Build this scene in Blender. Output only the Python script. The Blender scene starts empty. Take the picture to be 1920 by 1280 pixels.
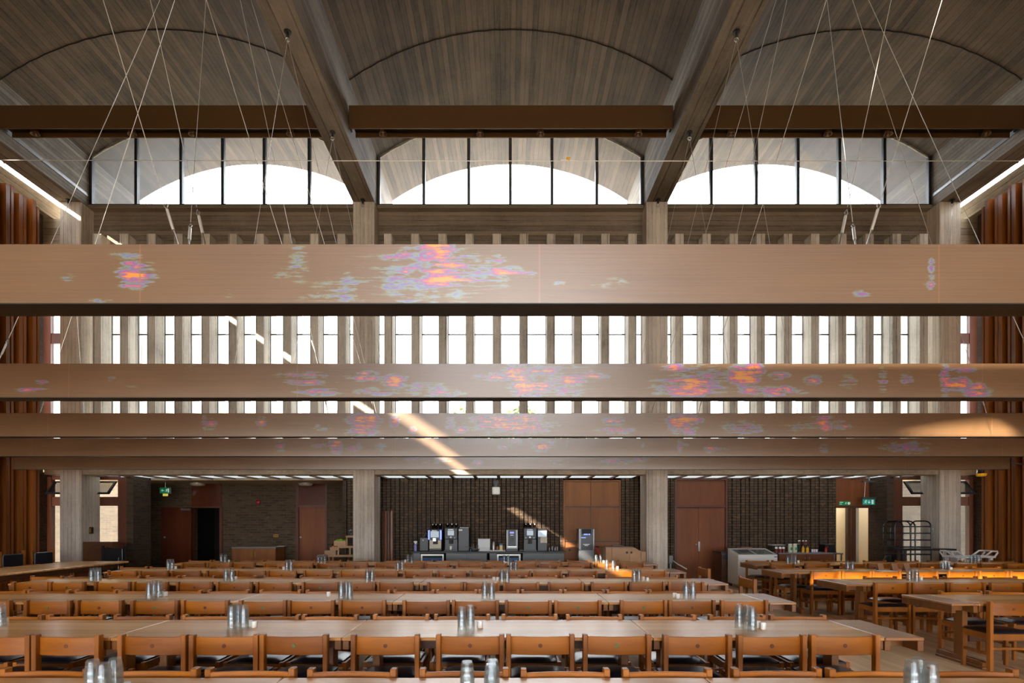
import bpy, bmesh, math, random
from mathutils import Vector
R = random.Random(7)
S = bpy.context.scene
COL = S.collection

# ------------------------------------------------------------------ camera
# calibration: 1000 px focal length, horizon at y=980, vanishing point x=951
F, VX, HZ, CX, EYE = 1000.0, 951.0, 980.0, -0.08, 1.6
cam_d = bpy.data.cameras.new('camera')
cam_d.sensor_fit = 'HORIZONTAL'
cam_d.sensor_width = 36.0
cam_d.lens = F / 1920 * 36.0
cam_d.shift_x = (960 - VX) / 1920
cam_d.shift_y = (HZ - 640) / 1920
cam_d.clip_start = 0.05
cam_d.clip_end = 400
cam = bpy.data.objects.new('camera', cam_d)
cam.location = (CX, 0, EYE)
cam.rotation_euler = (math.pi / 2, 0, 0)
COL.objects.link(cam)
S.camera = cam

# ------------------------------------------------------------------ colour management
S.view_settings.view_transform = 'Standard'
S.view_settings.look = 'None'
S.view_settings.exposure = 0.35
S.view_settings.gamma = 1.0
S.view_settings.use_curve_mapping = False
S.cycles.max_bounces = 10
S.cycles.diffuse_bounces = 5
S.cycles.glossy_bounces = 4
S.cycles.transmission_bounces = 6
S.cycles.transparent_max_bounces = 40
S.cycles.caustics_reflective = False
S.cycles.caustics_refractive = False
S.cycles.sample_clamp_indirect = 6.0

# ------------------------------------------------------------------ sky
SKY = 12.0
world = bpy.data.worlds.new('sky')
S.world = world
world.use_nodes = True
wt = world.node_tree
wt.nodes.clear()
wo = wt.nodes.new('ShaderNodeOutputWorld')
wb = wt.nodes.new('ShaderNodeBackground')
wc = wt.nodes.new('ShaderNodeTexCoord')
wn = wt.nodes.new('ShaderNodeTexNoise')
wn.inputs['Scale'].default_value = 5.0
wn.inputs['Detail'].default_value = 4.0
wr = wt.nodes.new('ShaderNodeValToRGB')
wr.color_ramp.elements[0].position = 0.40
wr.color_ramp.elements[0].color = (0.78, 0.87, 1.0, 1)
wr.color_ramp.elements[1].position = 0.58
wr.color_ramp.elements[1].color = (1.0, 0.98, 0.95, 1)
wt.links.new(wc.outputs['Generated'], wn.inputs['Vector'])
wt.links.new(wn.outputs['Fac'], wr.inputs['Fac'])
wt.links.new(wr.outputs['Color'], wb.inputs['Color'])
wb.inputs['Strength'].default_value = SKY
wt.links.new(wb.outputs['Background'], wo.inputs['Surface'])

# ------------------------------------------------------------------ sun (low, from behind the left shoulder)
SUN_DIR = Vector((1.0, 1.17, -0.667)).normalized()
sun_d = bpy.data.lights.new('sun', 'SUN')
sun_d.energy = 27.0
sun_d.angle = math.radians(0.53)
sun_d.color = (1.0, 0.89, 0.74)
sun = bpy.data.objects.new('sun', sun_d)
sun.rotation_euler = SUN_DIR.to_track_quat('-Z', 'Y').to_euler()
sun.location = (-30, -30, 25)
COL.objects.link(sun)


def portal(x, y, z, w, h, rot):
    """sampling portal in a window opening: gives off no light of its own"""
    d = bpy.data.lights.new('window_portal', 'AREA')
    d.shape = 'RECTANGLE'
    d.size, d.size_y = w, h
    d.cycles.is_portal = True
    o = bpy.data.objects.new('window_portal', d)
    o.location = (x, y, z)
    o.rotation_euler = rot
    COL.objects.link(o)


for bx in (-7.43, 0.0, 7.43):
    portal(bx, 14.45, 5.85, 6.9, 5.5, (-math.pi / 2, 0, 0))      # facing -y into the hall
    portal(bx, 15.7, 10.9, 6.9, 2.4, (-math.pi / 2, 0, 0))
    portal(bx, -9.45, 5.85, 6.9, 5.5, (math.pi / 2, 0, 0))
    portal(bx, -10.7, 10.9, 6.9, 2.4, (math.pi / 2, 0, 0))
for sx in (-1, 1):
    portal(sx * 11.56, 3.5, 11.3, 0.4, 21.0, (0, 0, 0))

# ------------------------------------------------------------------ node helpers


class N:
    def __init__(s, name):
        s.m = bpy.data.materials.new(name)
        s.m.use_nodes = True
        s.t = s.m.node_tree
        s.t.nodes.clear()
        s.out = s.t.nodes.new('ShaderNodeOutputMaterial')

    def n(s, kind, **kw):
        nd = s.t.nodes.new('ShaderNode' + kind)
        for k, v in kw.items():
            setattr(nd, k, v)
        return nd

    def l(s, a, b):
        s.t.links.new(a, b)

    def val(s, sock, v):
        if hasattr(v, 'links'):
            s.l(v, sock)
        else:
            sock.default_value = v

    def math(s, op, a, b=None, c=None):
        nd = s.n('Math', operation=op)
        s.val(nd.inputs[0], a)
        if b is not None:
            s.val(nd.inputs[1], b)
        if c is not None:
            s.val(nd.inputs[2], c)
        return nd.outputs[0]

    def mix(s, fac, a, b, mode='MIX'):
        nd = s.n('MixRGB', blend_type=mode)
        s.val(nd.inputs[0], fac)
        s.val(nd.inputs[1], a if hasattr(a, 'links') else (*a[:3], 1))
        s.val(nd.inputs[2], b if hasattr(b, 'links') else (*b[:3], 1))
        return nd.outputs[0]

    def ramp(s, fac, stops, interp='LINEAR'):
        nd = s.n('ValToRGB')
        cr = nd.color_ramp
        cr.interpolation = interp
        while len(cr.elements) < len(stops):
            cr.elements.new(0.5)
        for e, (p, c) in zip(cr.elements, stops):
            e.position = p
            e.color = (*c[:3], 1) if len(c) >= 3 else (c[0], c[0], c[0], 1)
        s.l(fac, nd.inputs[0])
        return nd.outputs[0]

    def coord(s, scale=(1, 1, 1), rot=(0, 0, 0), which='Object', loc=(0, 0, 0)):
        tc = s.n('TexCoord')
        mp = s.n('Mapping')
        mp.inputs['Scale'].default_value = scale
        mp.inputs['Rotation'].default_value = rot
        mp.inputs['Location'].default_value = loc
        s.l(tc.outputs[which], mp.inputs['Vector'])
        return mp.outputs[0]

    def noise(s, vec, scale, detail=4, rough=0.55, dist=0.0):
        nd = s.n('TexNoise')
        nd.inputs['Scale'].default_value = scale
        nd.inputs['Detail'].default_value = detail
        nd.inputs['Roughness'].default_value = rough
        nd.inputs['Distortion'].default_value = dist
        s.l(vec, nd.inputs['Vector'])
        return nd.outputs['Fac']

    def bsdf(s, color, rough=0.5, metal=0.0, spec=0.5, coat=0.0, coat_rough=0.1, emit=None, es=0.0, bump=None, bs=0.2, bd=0.01):
        b = s.n('BsdfPrincipled')
        s.val(b.inputs['Base Color'], color if hasattr(color, 'links') else (*color[:3], 1))
        s.val(b.inputs['Roughness'], rough)
        s.val(b.inputs['Metallic'], metal)
        b.inputs['Specular IOR Level'].default_value = spec
        b.inputs['Coat Weight'].default_value = coat
        b.inputs['Coat Roughness'].default_value = coat_rough
        if emit is not None:
            s.val(b.inputs['Emission Color'], emit if hasattr(emit, 'links') else (*emit[:3], 1))
            b.inputs['Emission Strength'].default_value = es
        if bump is not None:
            bn = s.n('Bump')
            bn.inputs['Strength'].default_value = bs
            bn.inputs['Distance'].default_value = bd
            s.l(bump, bn.inputs['Height'])
            s.l(bn.outputs[0], b.inputs['Normal'])
        s.l(b.outputs[0], s.out.inputs[0])
        return s.m


def srgb(r, g, b):
    f = lambda c: (c / 255 / 12.92) if c / 255 <= 0.04045 else ((c / 255 + 0.055) / 1.055) ** 2.4
    return (f(r), f(g), f(b))


def plain(name, c, rough=0.5, metal=0.0, var=0.12, spec=0.5, coat=0.0, emit=None, es=0.0, scale=9.0):
    k = N(name)
    v = k.coord()
    nz = k.noise(v, scale, 3)
    lo = tuple(x * (1 - var) for x in c)
    hi = tuple(min(1, x * (1 + var)) for x in c)
    col = k.mix(nz, lo, hi)
    return k.bsdf(col, rough, metal, spec, coat, emit=emit, es=es)


def concrete(name, c, perp, stretch, w=0.11, var=0.35, bump=0.5, tone=(0.82, 0.80, 0.78)):
    """board-marked concrete: boards of width w across 'perp', grain drawn out along 'stretch'"""
    k = N(name)
    v = k.coord()
    sp = k.n('VectorMath', operation='DOT_PRODUCT')
    k.l(v, sp.inputs[0])
    sp.inputs[1].default_value = perp
    wob = k.noise(v, 1.3, 2)
    p = k.math('ADD', sp.outputs['Value'], k.math('MULTIPLY', wob, 0.012))
    q = k.math('DIVIDE', p, w)
    fl = k.math('FLOOR', q)
    fr = k.math('FRACT', q)
    wn_ = k.n('TexWhiteNoise', noise_dimensions='1D')
    k.l(fl, wn_.inputs['W'])
    board = wn_.outputs['Value']
    # edges
    e = k.math('MINIMUM', fr, k.math('SUBTRACT', 1.0, fr))
    line = k.math('SUBTRACT', 1.0, k.math('MINIMUM', k.math('MULTIPLY', e, 14.0), 1.0))
    line = k.math('MULTIPLY', line, k.math('ADD', 0.35, k.math('MULTIPLY', k.noise(v, 2.5, 2), 0.9)))
    grain = k.noise(k.coord(scale=stretch), 22.0, 5, 0.65)
    blot = k.noise(v, 0.9, 5, 0.6)
    pit = k.noise(v, 14.0, 4, 0.7)
    t = k.math('ADD', k.math('MULTIPLY', board, 0.38), k.math('MULTIPLY', grain, 0.75))
    t = k.math('ADD', t, k.math('MULTIPLY', blot, 0.85))
    t = k.math('ADD', t, k.math('MULTIPLY', pit, 0.35))
    t = k.math('SUBTRACT', t, k.math('MULTIPLY', line, 0.55))
    t = k.math('SUBTRACT', t, 0.63)
    lo = tuple(x * (1 - var) * t_ for x, t_ in zip(c, tone))
    hi = tuple(min(1, x * (1 + var)) for x in c)
    col = k.ramp(t, [(0.0, tuple(x * 0.35 for x in lo)), (0.22, lo), (0.8, hi)])
    h = k.math('SUBTRACT', k.math('ADD', k.math('MULTIPLY', board, 0.5), k.math('MULTIPLY', grain, 0.5)), line)
    return k.bsdf(col, 0.85, 0, 0.3, bump=h, bs=bump, bd=0.006)


def wood(name, a, b, stretch, scale=14.0, rough=0.42, coat=0.0, rnd=0.35, coat_rough=0.18, planks=None, which='Object'):
    k = N(name)
    v = k.coord(scale=stretch, which=which)
    oi = k.n('ObjectInfo')
    off = k.n('VectorMath', operation='ADD')
    k.l(v, off.inputs[0])
    cb = k.n('CombineXYZ')
    rv = k.math('MULTIPLY', oi.outputs['Random'], 37.0)
    for i in range(3):
        k.l(rv, cb.inputs[i])
    k.l(cb.outputs[0], off.inputs[1])
    g = k.noise(off.outputs[0], scale, 5, 0.6, 0.4)
    g2 = k.noise(off.outputs[0], scale * 0.22, 3, 0.5, 0.6)
    t = k.math('ADD', k.math('MULTIPLY', g, 0.55), k.math('MULTIPLY', g2, 0.65))
    t = k.math('SUBTRACT', t, 0.1)
    t = k.math('ADD', t, k.math('MULTIPLY', k.math('SUBTRACT', oi.outputs['Random'], 0.5), rnd))
    if planks:
        perp, w = planks
        raw = k.coord()
        d = k.n('VectorMath', operation='DOT_PRODUCT')
        k.l(raw, d.inputs[0])
        d.inputs[1].default_value = perp
        q = k.math('DIVIDE', d.outputs['Value'], w)
        wn_ = k.n('TexWhiteNoise', noise_dimensions='1D')
        k.l(k.math('FLOOR', q), wn_.inputs['W'])
        t = k.math('ADD', t, k.math('MULTIPLY', k.math('SUBTRACT', wn_.outputs['Value'], 0.5), 0.45))
        fr = k.math('FRACT', q)
        e = k.math('MINIMUM', fr, k.math('SUBTRACT', 1.0, fr))
        line = k.math('SUBTRACT', 1.0, k.math('MINIMUM', k.math('MULTIPLY', e, 20.0), 1.0))
        t = k.math('SUBTRACT', t, k.math('MULTIPLY', line, 0.5))
    col = k.ramp(t, [(0.15, a), (0.85, b)])
    return k.bsdf(col, rough, 0, 0.5, coat, coat_rough, bump=g, bs=0.12, bd=0.002)


def brick(name, c1, c2, mortar, w=0.225, h=0.075, axis='XZ', msize=0.012):
    k = N(name)
    tc = k.n('TexCoord')
    sep = k.n('SeparateXYZ')
    k.l(tc.outputs['Object'], sep.inputs[0])
    cb = k.n('CombineXYZ')
    k.l(sep.outputs[0 if axis[0] == 'X' else 1], cb.inputs[0])
    k.l(sep.outputs[2], cb.inputs[1])
    br = k.n('TexBrick')
    k.l(cb.outputs[0], br.inputs['Vector'])
    br.inputs['Color1'].default_value = (*c1, 1)
    br.inputs['Color2'].default_value = (*c2, 1)
    br.inputs['Mortar'].default_value = (*mortar, 1)
    br.inputs['Scale'].default_value = 1.0
    br.inputs['Mortar Size'].default_value = msize
    br.inputs['Brick Width'].default_value = w
    br.inputs['Row Height'].default_value = h
    br.inputs['Bias'].default_value = -0.1
    v = k.coord(scale=(1.2, 1.2, 4))
    nz = k.noise(v, 5.0, 4, 0.6)
    hot = k.noise(k.coord(scale=(2.2, 2.2, 6.5)), 2.3, 2)
    col = k.mix(k.math('MULTIPLY', nz, 0.8), br.outputs['Color'], tuple(x * 0.45 for x in c1), 'MULTIPLY')
    col = k.mix(k.ramp(hot, [(0.60, (0, 0, 0)), (0.72, (0.6, 0.6, 0.6))]), br.outputs['Color'], tuple(min(1, x * y) for x, y in zip(c2, (1.9, 1.6, 1.2))))
    col = k.mix(k.math('MULTIPLY', nz, 0.7), col, tuple(x * 0.5 for x in c1))
    return k.bsdf(col, 0.85, 0, 0.3, bump=br.outputs['Fac'], bs=-0.5, bd=0.006)


def glass_sheet(name, tint=(1, 1, 1), refl=0.8, rough=0.02, haze=0.0):
    k = N(name)
    tr = k.n('BsdfTransparent')
    tr.inputs[0].default_value = (*tint, 1)
    gl = k.n('BsdfGlossy')
    gl.inputs['Roughness'].default_value = rough
    fr = k.n('Fresnel')
    fr.inputs['IOR'].default_value = 1.5
    mx = k.n('MixShader')
    k.l(k.math('MULTIPLY', fr.outputs[0], refl), mx.inputs[0])
    k.l(tr.outputs[0], mx.inputs[1])
    k.l(gl.outputs[0], mx.inputs[2])
    if haze:  # pale translucent share that imitates a bright veil on the pane
        tl = k.n('BsdfTranslucent')
        tl.inputs[0].default_value = (0.9, 0.93, 0.97, 1)
        m2 = k.n('MixShader')
        m2.inputs[0].default_value = haze
        k.l(mx.outputs[0], m2.inputs[1])
        k.l(tl.outputs[0], m2.inputs[2])
        mx = m2
    k.l(mx.outputs[0], k.out.inputs[0])
    return k.m


def tumbler_glass(name):
    k = N(name)
    tr = k.n('BsdfTransparent')
    tr.inputs[0].default_value = (0.93, 0.95, 0.95, 1)
    gl = k.n('BsdfGlossy')
    gl.inputs['Roughness'].default_value = 0.2
    gl.inputs['Color'].default_value = (0.7, 0.72, 0.75, 1)
    lw = k.n('LayerWeight')
    lw.inputs['Blend'].default_value = 0.32
    df = k.n('BsdfDiffuse')
    df.inputs[0].default_value = (0.92, 0.94, 0.95, 1)
    m0 = k.n('MixShader')
    m0.inputs[0].default_value = 0.18
    k.l(gl.outputs[0], m0.inputs[1])
    k.l(df.outputs[0], m0.inputs[2])
    mx = k.n('MixShader')
    k.l(k.math('ADD', k.math('MULTIPLY', lw.outputs['Facing'], 0.42), 0.05), mx.inputs[0])
    k.l(tr.outputs[0], mx.inputs[1])
    k.l(m0.outputs[0], mx.inputs[2])
    k.l(mx.outputs[0], k.out.inputs[0])
    return k.m


def copper_mat():
    k = N('tarnished_copper')
    v = k.coord(scale=(0.32, 1, 4.2))
    at = k.n('Attribute', attribute_name='tint')
    st = k.noise(v, 9.0, 7, 0.68, 1.2)
    st2 = k.noise(k.coord(scale=(0.9, 1, 2.2)), 9.0, 4, 0.6)
    m = at.outputs['Fac']
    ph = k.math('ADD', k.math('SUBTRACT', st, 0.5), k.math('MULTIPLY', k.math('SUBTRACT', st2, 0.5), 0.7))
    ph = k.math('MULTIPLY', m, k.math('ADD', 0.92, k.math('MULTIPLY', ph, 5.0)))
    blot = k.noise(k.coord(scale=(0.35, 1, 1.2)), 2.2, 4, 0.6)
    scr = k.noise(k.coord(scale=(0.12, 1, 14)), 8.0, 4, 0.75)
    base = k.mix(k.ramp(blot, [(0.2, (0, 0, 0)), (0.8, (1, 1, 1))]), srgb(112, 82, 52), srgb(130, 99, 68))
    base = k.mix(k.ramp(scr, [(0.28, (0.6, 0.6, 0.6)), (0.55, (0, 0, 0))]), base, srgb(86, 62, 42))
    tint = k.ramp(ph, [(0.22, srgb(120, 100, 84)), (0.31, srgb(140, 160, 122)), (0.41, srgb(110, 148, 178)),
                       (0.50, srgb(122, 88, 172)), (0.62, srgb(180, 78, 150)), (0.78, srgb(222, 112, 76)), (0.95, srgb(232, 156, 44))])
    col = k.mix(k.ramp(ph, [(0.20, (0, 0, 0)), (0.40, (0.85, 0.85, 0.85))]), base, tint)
    # sheet joints every 2.02 m
    sp = k.n('SeparateXYZ')
    tc = k.n('TexCoord')
    k.l(tc.outputs['Object'], sp.inputs[0])
    fr = k.math('FRACT', k.math('DIVIDE', k.math('ADD', sp.outputs[0], 30.37), 2.03))
    jl = k.math('LESS_THAN', fr, 0.004)
    col = k.mix(k.math('MULTIPLY', jl, 0.55), col, srgb(160, 110, 78))
    rg = k.math('ADD', 0.26, k.math('MULTIPLY', blot, 0.16))
    b = k.n('BsdfPrincipled')
    k.l(col, b.inputs['Base Color'])
    b.inputs['Metallic'].default_value = 0.0
    b.inputs['Coat Weight'].default_value = 0.68
    b.inputs['Coat IOR'].default_value = 2.2
    b.inputs['Coat Roughness'].default_value = 0.3
    k.l(rg, b.inputs['Roughness'])
    bn = k.n('Bump')
    bn.inputs['Strength'].default_value = 0.012
    bn.inputs['Distance'].default_value = 0.004
    k.l(k.noise(k.coord(scale=(1, 1, 3)), 5.0, 3), bn.inputs['Height'])
    k.l(bn.outputs[0], b.inputs['Normal'])
    k.l(b.outputs[0], k.out.inputs[0])
    return k.m


M = {}
CB = srgb(150, 138, 122)
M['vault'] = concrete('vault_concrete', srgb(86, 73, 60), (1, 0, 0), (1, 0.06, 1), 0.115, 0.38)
M['vault_out'] = M['vault']
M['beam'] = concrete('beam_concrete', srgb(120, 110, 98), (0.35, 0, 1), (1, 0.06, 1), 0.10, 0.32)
M['column'] = concrete('column_concrete', srgb(206, 196, 182), (1, 1, 0), (1, 1, 0.08), 0.10, 0.17, 0.3)
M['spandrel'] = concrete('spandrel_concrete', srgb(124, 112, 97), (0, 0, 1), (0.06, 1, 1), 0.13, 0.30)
M['fin'] = concrete('fin_concrete', srgb(204, 197, 185), (1, 1, 0), (1, 1, 0.1), 0.23, 0.2, 0.2)
M['fascia'] = concrete('fascia_concrete', srgb(206, 196, 178), (0, 1, 1), (0.4, 1, 1), 0.6, 0.26)
M['pale_conc'] = concrete('smooth_concrete', srgb(172, 160, 140), (0, 0, 1), (0.2, 0.2, 1), 0.16, 0.22, 0.2)
M['floor'] = wood('oak_floor', srgb(200, 164, 122), srgb(242, 212, 168), (1, 0.05, 1), 12.0, 0.32, 0.25, 0.0, 0.2, ((1, 0, 0), 0.085))
M['oak'] = wood('chair_oak', srgb(126, 65, 5), srgb(188, 111, 16), (0.25, 1, 1.6), 14.0, 0.45, 0.0, 0.4)
M['oak_leg'] = wood('leg_oak', srgb(112, 60, 7), srgb(180, 106, 22), (1, 1, 0.07), 26.0, 0.45, 0.0, 0.4)
M['oak_dark'] = wood('dark_oak', srgb(62, 34, 18), srgb(108, 64, 34), (0.2, 1, 1), 18.0, 0.45, 0.1, 0.3)
M['oak_top'] = wood('tabletop_oak', srgb(190, 132, 70), srgb(236, 182, 112), (0.12, 1, 1), 14.0, 0.27, 0.0, 0.25, 0.2, ((0, 1, 0), 0.148))
M['oak_leaf'] = wood('leaf_oak', srgb(132, 82, 44), srgb(184, 130, 78), (0.12, 1, 1), 14.0, 0.36, 0.4, 0.2, 0.2)
M['oak_trestle'] = wood('trestle_oak', srgb(94, 54, 20), srgb(156, 98, 42), (1, 1, 0.1), 18.0, 0.42, 0.12, 0.3)
M['leather'] = plain('navy_leather', srgb(27, 29, 40), 0.32, 0, 0.15, 0.5, 0.0, scale=30)
M['emblem_green'] = plain('green_disc', srgb(108, 120, 72), 0.4, 0.3, 0.1)
M['emblem_wood'] = plain('carved_ring', srgb(112, 56, 24), 0.6)
M['fin_wood'] = wood('cedar_fin', srgb(84, 42, 14), srgb(170, 98, 38), (1, 1, 0.06), 16.0, 0.36, 0.2, 0.2, 0.2, ((0, 1, 0), 0.17))
M['fin_back'] = wood('cedar_backing', srgb(48, 22, 8), srgb(84, 42, 18), (1, 1, 0.06), 16.0, 0.5, 0.0, 0.0)
M['brick_back'] = brick('brown_brick', srgb(76, 60, 45), srgb(106, 86, 64), srgb(100, 86, 70))
M['brick_rib'] = brick('brown_brick_rib', srgb(88, 72, 58), srgb(116, 94, 72), srgb(54, 44, 36), 0.24, 0.075)
M['brick_side'] = brick('brown_brick_side', srgb(66, 52, 40), srgb(90, 72, 54), srgb(84, 72, 60), axis='YZ')
M['brick_out'] = brick('outdoor_brick', srgb(60, 51, 41), srgb(78, 67, 54), srgb(74, 67, 57))
M['groove'] = plain('dark_mortar', srgb(24, 19, 15), 0.9)
M['door'] = wood('mahogany_door', srgb(92, 44, 16), srgb(138, 76, 32), (1, 1, 0.08), 16.0, 0.55, 0.0, 0.2)
M['door_red'] = wood('red_door', srgb(76, 36, 22), srgb(104, 54, 36), (1, 1, 0.1), 14.0, 0.2, 0.7, 0.0, 0.06)
M['panel_wood'] = wood('veneer_panel', srgb(112, 64, 26), srgb(152, 94, 42), (1, 1, 0.08), 16.0, 0.6, 0.0, 0.15)
M['frame_wood'] = wood('frame_hardwood', srgb(70, 36, 22), srgb(112, 62, 40), (1, 1, 0.1), 18.0, 0.45, 0.1, 0.2)
M['ply'] = wood('plywood', srgb(150, 106, 62), srgb(196, 150, 98), (0.5, 1, 1), 9.0, 0.5, 0.05, 0.1)
M['crate_wood'] = wood('crate_pine', srgb(140, 104, 70), srgb(196, 160, 120), (0.2, 1, 1), 14.0, 0.6, 0.0, 0.2)
M['brown_metal'] = plain('bronze_light_housing', srgb(92, 64, 34), 0.45, 0.3, 0.10)
M['black'] = plain('matt_black', (0.008, 0.007, 0.006), 0.6)
M['dark_under'] = plain('dark_lacquer', srgb(30, 17, 10), 0.45)
M['black_gloss'] = plain('black_plastic', srgb(16, 16, 18), 0.35)
M['charcoal'] = plain('charcoal_plastic', srgb(36, 38, 43), 0.4)
M['steel'] = plain('brushed_steel', srgb(168, 166, 160), 0.3, 0.85)
M['grey_metal'] = plain('grey_metal', srgb(104, 104, 104), 0.35, 0.7)
M['cable'] = plain('steel_cable', srgb(190, 186, 178), 0.35, 0.4, 0.05)
M['mullion'] = plain('window_mullion', srgb(58, 60, 62), 0.4, 0.4)
M['mullion_edge'] = plain('bright_mullion_edge', srgb(120, 126, 130), 0.3, 0.5)
M['white'] = plain('white_enamel', srgb(226, 226, 222), 0.35, 0, 0.03)
M['cream'] = plain('cream_plaster', srgb(214, 204, 180), 0.7, 0, 0.05)
M['plaster'] = plain('ceiling_plaster', srgb(176, 158, 134), 0.8, 0, 0.06)
M['ceramic'] = plain('white_ceramic', srgb(236, 234, 226), 0.25, 0, 0.03)
M['stone_grey'] = plain('grey_stone_front', srgb(112, 116, 120), 0.5, 0, 0.25, scale=40)
M['worktop'] = plain('black_worktop', srgb(12, 12, 14), 0.45)
M['grey_top'] = plain('grey_laminate', srgb(122, 124, 126), 0.4)
M['red'] = plain('red_paint', srgb(190, 22, 24), 0.35)
M['dark_red'] = plain('red_bell', srgb(150, 14, 16), 0.35)
M['yellow'] = plain('yellow_lens', srgb(240, 178, 20), 0.3)
M['mustard'] = plain('mustard_bottle', srgb(236, 170, 20), 0.35)
M['ketchup'] = plain('red_sauce', srgb(120, 16, 16), 0.3)
M['apple'] = plain('green_apple', srgb(124, 178, 40), 0.3)
M['orange'] = plain('orange_peel', srgb(240, 128, 20), 0.4)
M['lilac'] = plain('lilac_liquid', srgb(146, 146, 206), 0.2)
M['blue'] = plain('blue_plastic', srgb(60, 110, 180), 0.3)
M['carton'] = plain('yellow_carton', srgb(222, 208, 140), 0.5)
M['paper'] = plain('white_paper', srgb(228, 228, 226), 0.8, 0, 0.03)
M['kraft'] = plain('brown_card', srgb(150, 108, 78), 0.7)
M['brass'] = plain('brass', srgb(170, 128, 60), 0.3, 0.8)
M['exit_green'] = plain('exit_green', srgb(10, 120, 76), 0.4, emit=srgb(10, 130, 80), es=0.25)
M['sign_teal'] = plain('sign_teal', srgb(16, 136, 120), 0.4, emit=srgb(16, 136, 120), es=0.35)
M['sign_white'] = plain('sign_white', srgb(230, 236, 232), 0.5, emit=srgb(225, 240, 230), es=0.3)
M['glow_strip'] = plain('yellow_strip', srgb(220, 210, 90), 0.5, emit=srgb(230, 220, 100), es=0.4)
M['screen'] = plain('display_screen', srgb(150, 165, 176), 0.2, emit=srgb(140, 160, 175), es=0.35)
M['screen_violet'] = plain('violet_display', srgb(100, 80, 190), 0.2, emit=srgb(105, 85, 200), es=0.6)
M['blue_led'] = plain('blue_light_strip', srgb(110, 130, 240), 0.3, emit=srgb(120, 145, 255), es=1.1)
M['bean'] = glass_sheet('smoked_hopper', (0.35, 0.25, 0.2), 1.0)
M['panel_light'] = plain('light_diffuser', srgb(220, 226, 226), 0.5, emit=(0.80, 0.90, 0.93), es=0.7, var=0.02)
M['lamp_opal'] = plain('opal_lamp', srgb(178, 168, 152), 0.4, var=0.02)
M['glass'] = glass_sheet('window_glass', (0.97, 0.98, 0.98), 0.8)
M['glass_hazy'] = glass_sheet('hazy_glass', (0.95, 0.97, 0.98), 0.8, 0.02, 0.02)  # clerestory panes: haze of reflected sky mixed into the glass
M['glass_clear'] = glass_sheet('clear_glass', (0.9, 0.93, 0.93), 0.5)
M['tumbler'] = tumbler_glass('tumbler_glass')
M['copper'] = copper_mat()
M['dark_room'] = plain('dark_room', (0.006, 0.005, 0.004), 0.8)  # near-black wall colour stands in for the unlit corridor's shade
M['earth'] = plain('outdoor_ground', srgb(178, 172, 156), 0.9)
M['leaf'] = plain('tree_leaves', srgb(92, 106, 50), 0.6, 0, 0.3)
M['bark'] = plain('tree_bark', srgb(92, 76, 60), 0.9)
M['louvre'] = plain('pale_louvre', srgb(220, 212, 200), 0.6)
M['louvre_warm'] = plain('orange_louvre', srgb(196, 150, 108), 0.6)

# ------------------------------------------------------------------ mesh helpers


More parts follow.
